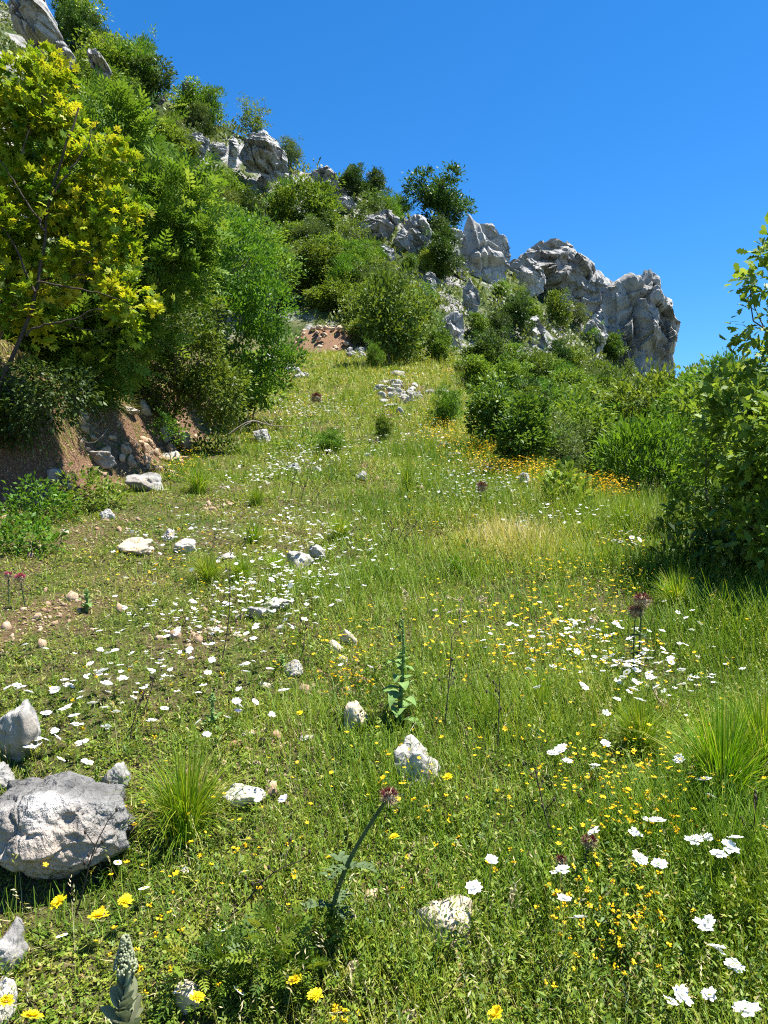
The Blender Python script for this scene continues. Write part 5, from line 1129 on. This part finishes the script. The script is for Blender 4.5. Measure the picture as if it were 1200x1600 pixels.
# a bare dead shrub on the skyline
for u, v, h, lab in ((262, 140, 26, 'leafless dark bush on the skyline beside the perched rock'), (460, 238, 34, 'leafless thin bush on the skyline above the jagged points')):
    x, y, z = hit(u, v); H = h / FPX * y; mb = MB()
    for k in range(16): tube(mb, bent((0, 0, -.2), (r3.normal(0, .4) * H, r3.normal(0, .3) * H, H * r3.uniform(.6, 1.1)), 7, .1, r3), np.linspace(.05, .02, 7), 4)
    tag(link('bare_shrub', mb.mesh('bare_shrub', M['darkstem']), None, (x, y, z)), lab, 'shrub')

# ------------------------------------------------------------------ labels for the hillside shrubs
LOOK = {'broad': 'leafy green', 'airy': 'thin crowned green', 'fine': 'feathery bright green', 'olive': 'olive grey', 'dark': 'dark green', 'column': 'slim dark'}
ORD = ['', 'second ', 'third ', 'fourth ', 'fifth ', 'sixth ', 'seventh ', 'eighth ', 'ninth ', 'tenth ', 'eleventh ', 'twelfth ', 'thirteenth ', 'fourteenth ', 'fifteenth ', 'sixteenth ', 'seventeenth ', 'eighteenth ']
by = {}
L(150, 330, 'the yellow green tree'); L(1120, 700, 'the leaning oak'); L(380, 470, 'the dense dome bush'); L(930, 680, 'the feathery bush')
for o, u, v, h, kind in SHRUBS:
    lu, lv, ph = min(LAND, key=lambda q: (q[0] - u) ** 2 + (q[1] - v) ** 2)
    du, dv = u - lu, v - lv
    rel = ('above ' if dv < 0 else 'below ') if abs(dv) > abs(du) else ('left of ' if du < 0 else 'right of ')
    size = 'small' if h < 52 else 'tall' if h > 80 else 'rounded'
    noun = 'juniper' if o.name.startswith('juniper') else 'shrub'
    by.setdefault((size + ' ' + LOOK[kind] + ' ' + noun, rel + ph), []).append((u, o))
for (a, b_), L_ in by.items():
    for k, (u, o) in enumerate(sorted(L_, key=lambda q: q[0])):
        o['label'] = f'{a} {b_}' if len(L_) == 1 else (f'leftmost {a} {b_}' if k == 0 else f'{ORD[k]}{a} from the left {b_}')

# ------------------------------------------------------------------ light, sky, camera
sc = bpy.context.scene
sd = np.array([.38, .02, 1.0]); sd /= np.linalg.norm(sd)
elev = math.asin(sd[2]); azim = math.atan2(sd[0], sd[1])
w = bpy.data.worlds.new('World'); sc.world = w; w.use_nodes = True
nt = w.node_tree; bg = nt.nodes['Background']
sky = nt.nodes.new('ShaderNodeTexSky'); sky.sky_type = 'NISHITA'; sky.sun_disc = False; sky.sun_elevation = elev; sky.sun_rotation = azim
sky.air_density = 1.0; sky.dust_density = .2; sky.ozone_density = 6.0; sky.altitude = 1500
hsv = nt.nodes.new('ShaderNodeHueSaturation'); hsv.inputs['Saturation'].default_value = 1.27; nt.links.new(sky.outputs[0], hsv.inputs['Color']); nt.links.new(hsv.outputs[0], bg.inputs[0]); bg.inputs[1].default_value = .083
sun = bpy.data.lights.new('sun', 'SUN'); sun.energy = 4.6; sun.angle = math.radians(.53); sun.color = (1, .96, .88)
so = bpy.data.objects.new('sun', sun); C.objects.link(so)
from mathutils import Vector
so.rotation_euler = Vector(sd).to_track_quat('Z', 'Y').to_euler(); so.location = (10, 5, 60)
cam = bpy.data.cameras.new('camera'); co = bpy.data.objects.new('camera', cam); C.objects.link(co)
cam.sensor_fit = 'VERTICAL'; cam.angle_y = 2 * math.atan(800 / FPX) if hasattr(cam, 'angle_y') else 0
cam.sensor_height = 24; cam.lens = 24 * FPX / 1600
co.location = (0, 0, CZ); co.rotation_euler = (math.pi / 2, 0, 0); cam.clip_start = .05; cam.clip_end = 5000
sc.camera = co
sc.view_settings.view_transform = 'Standard'; sc.view_settings.look = 'None'; sc.view_settings.exposure = 1.5; sc.view_settings.gamma = 1
sc.render.engine = 'CYCLES'
cy = sc.cycles; cy.max_bounces = 5; cy.diffuse_bounces = 3; cy.glossy_bounces = 1; cy.transmission_bounces = 3; cy.caustics_reflective = False; cy.caustics_refractive = False
cy.use_denoising = False; cy.pixel_filter_type = 'BLACKMAN_HARRIS'; cy.filter_width = 1.1
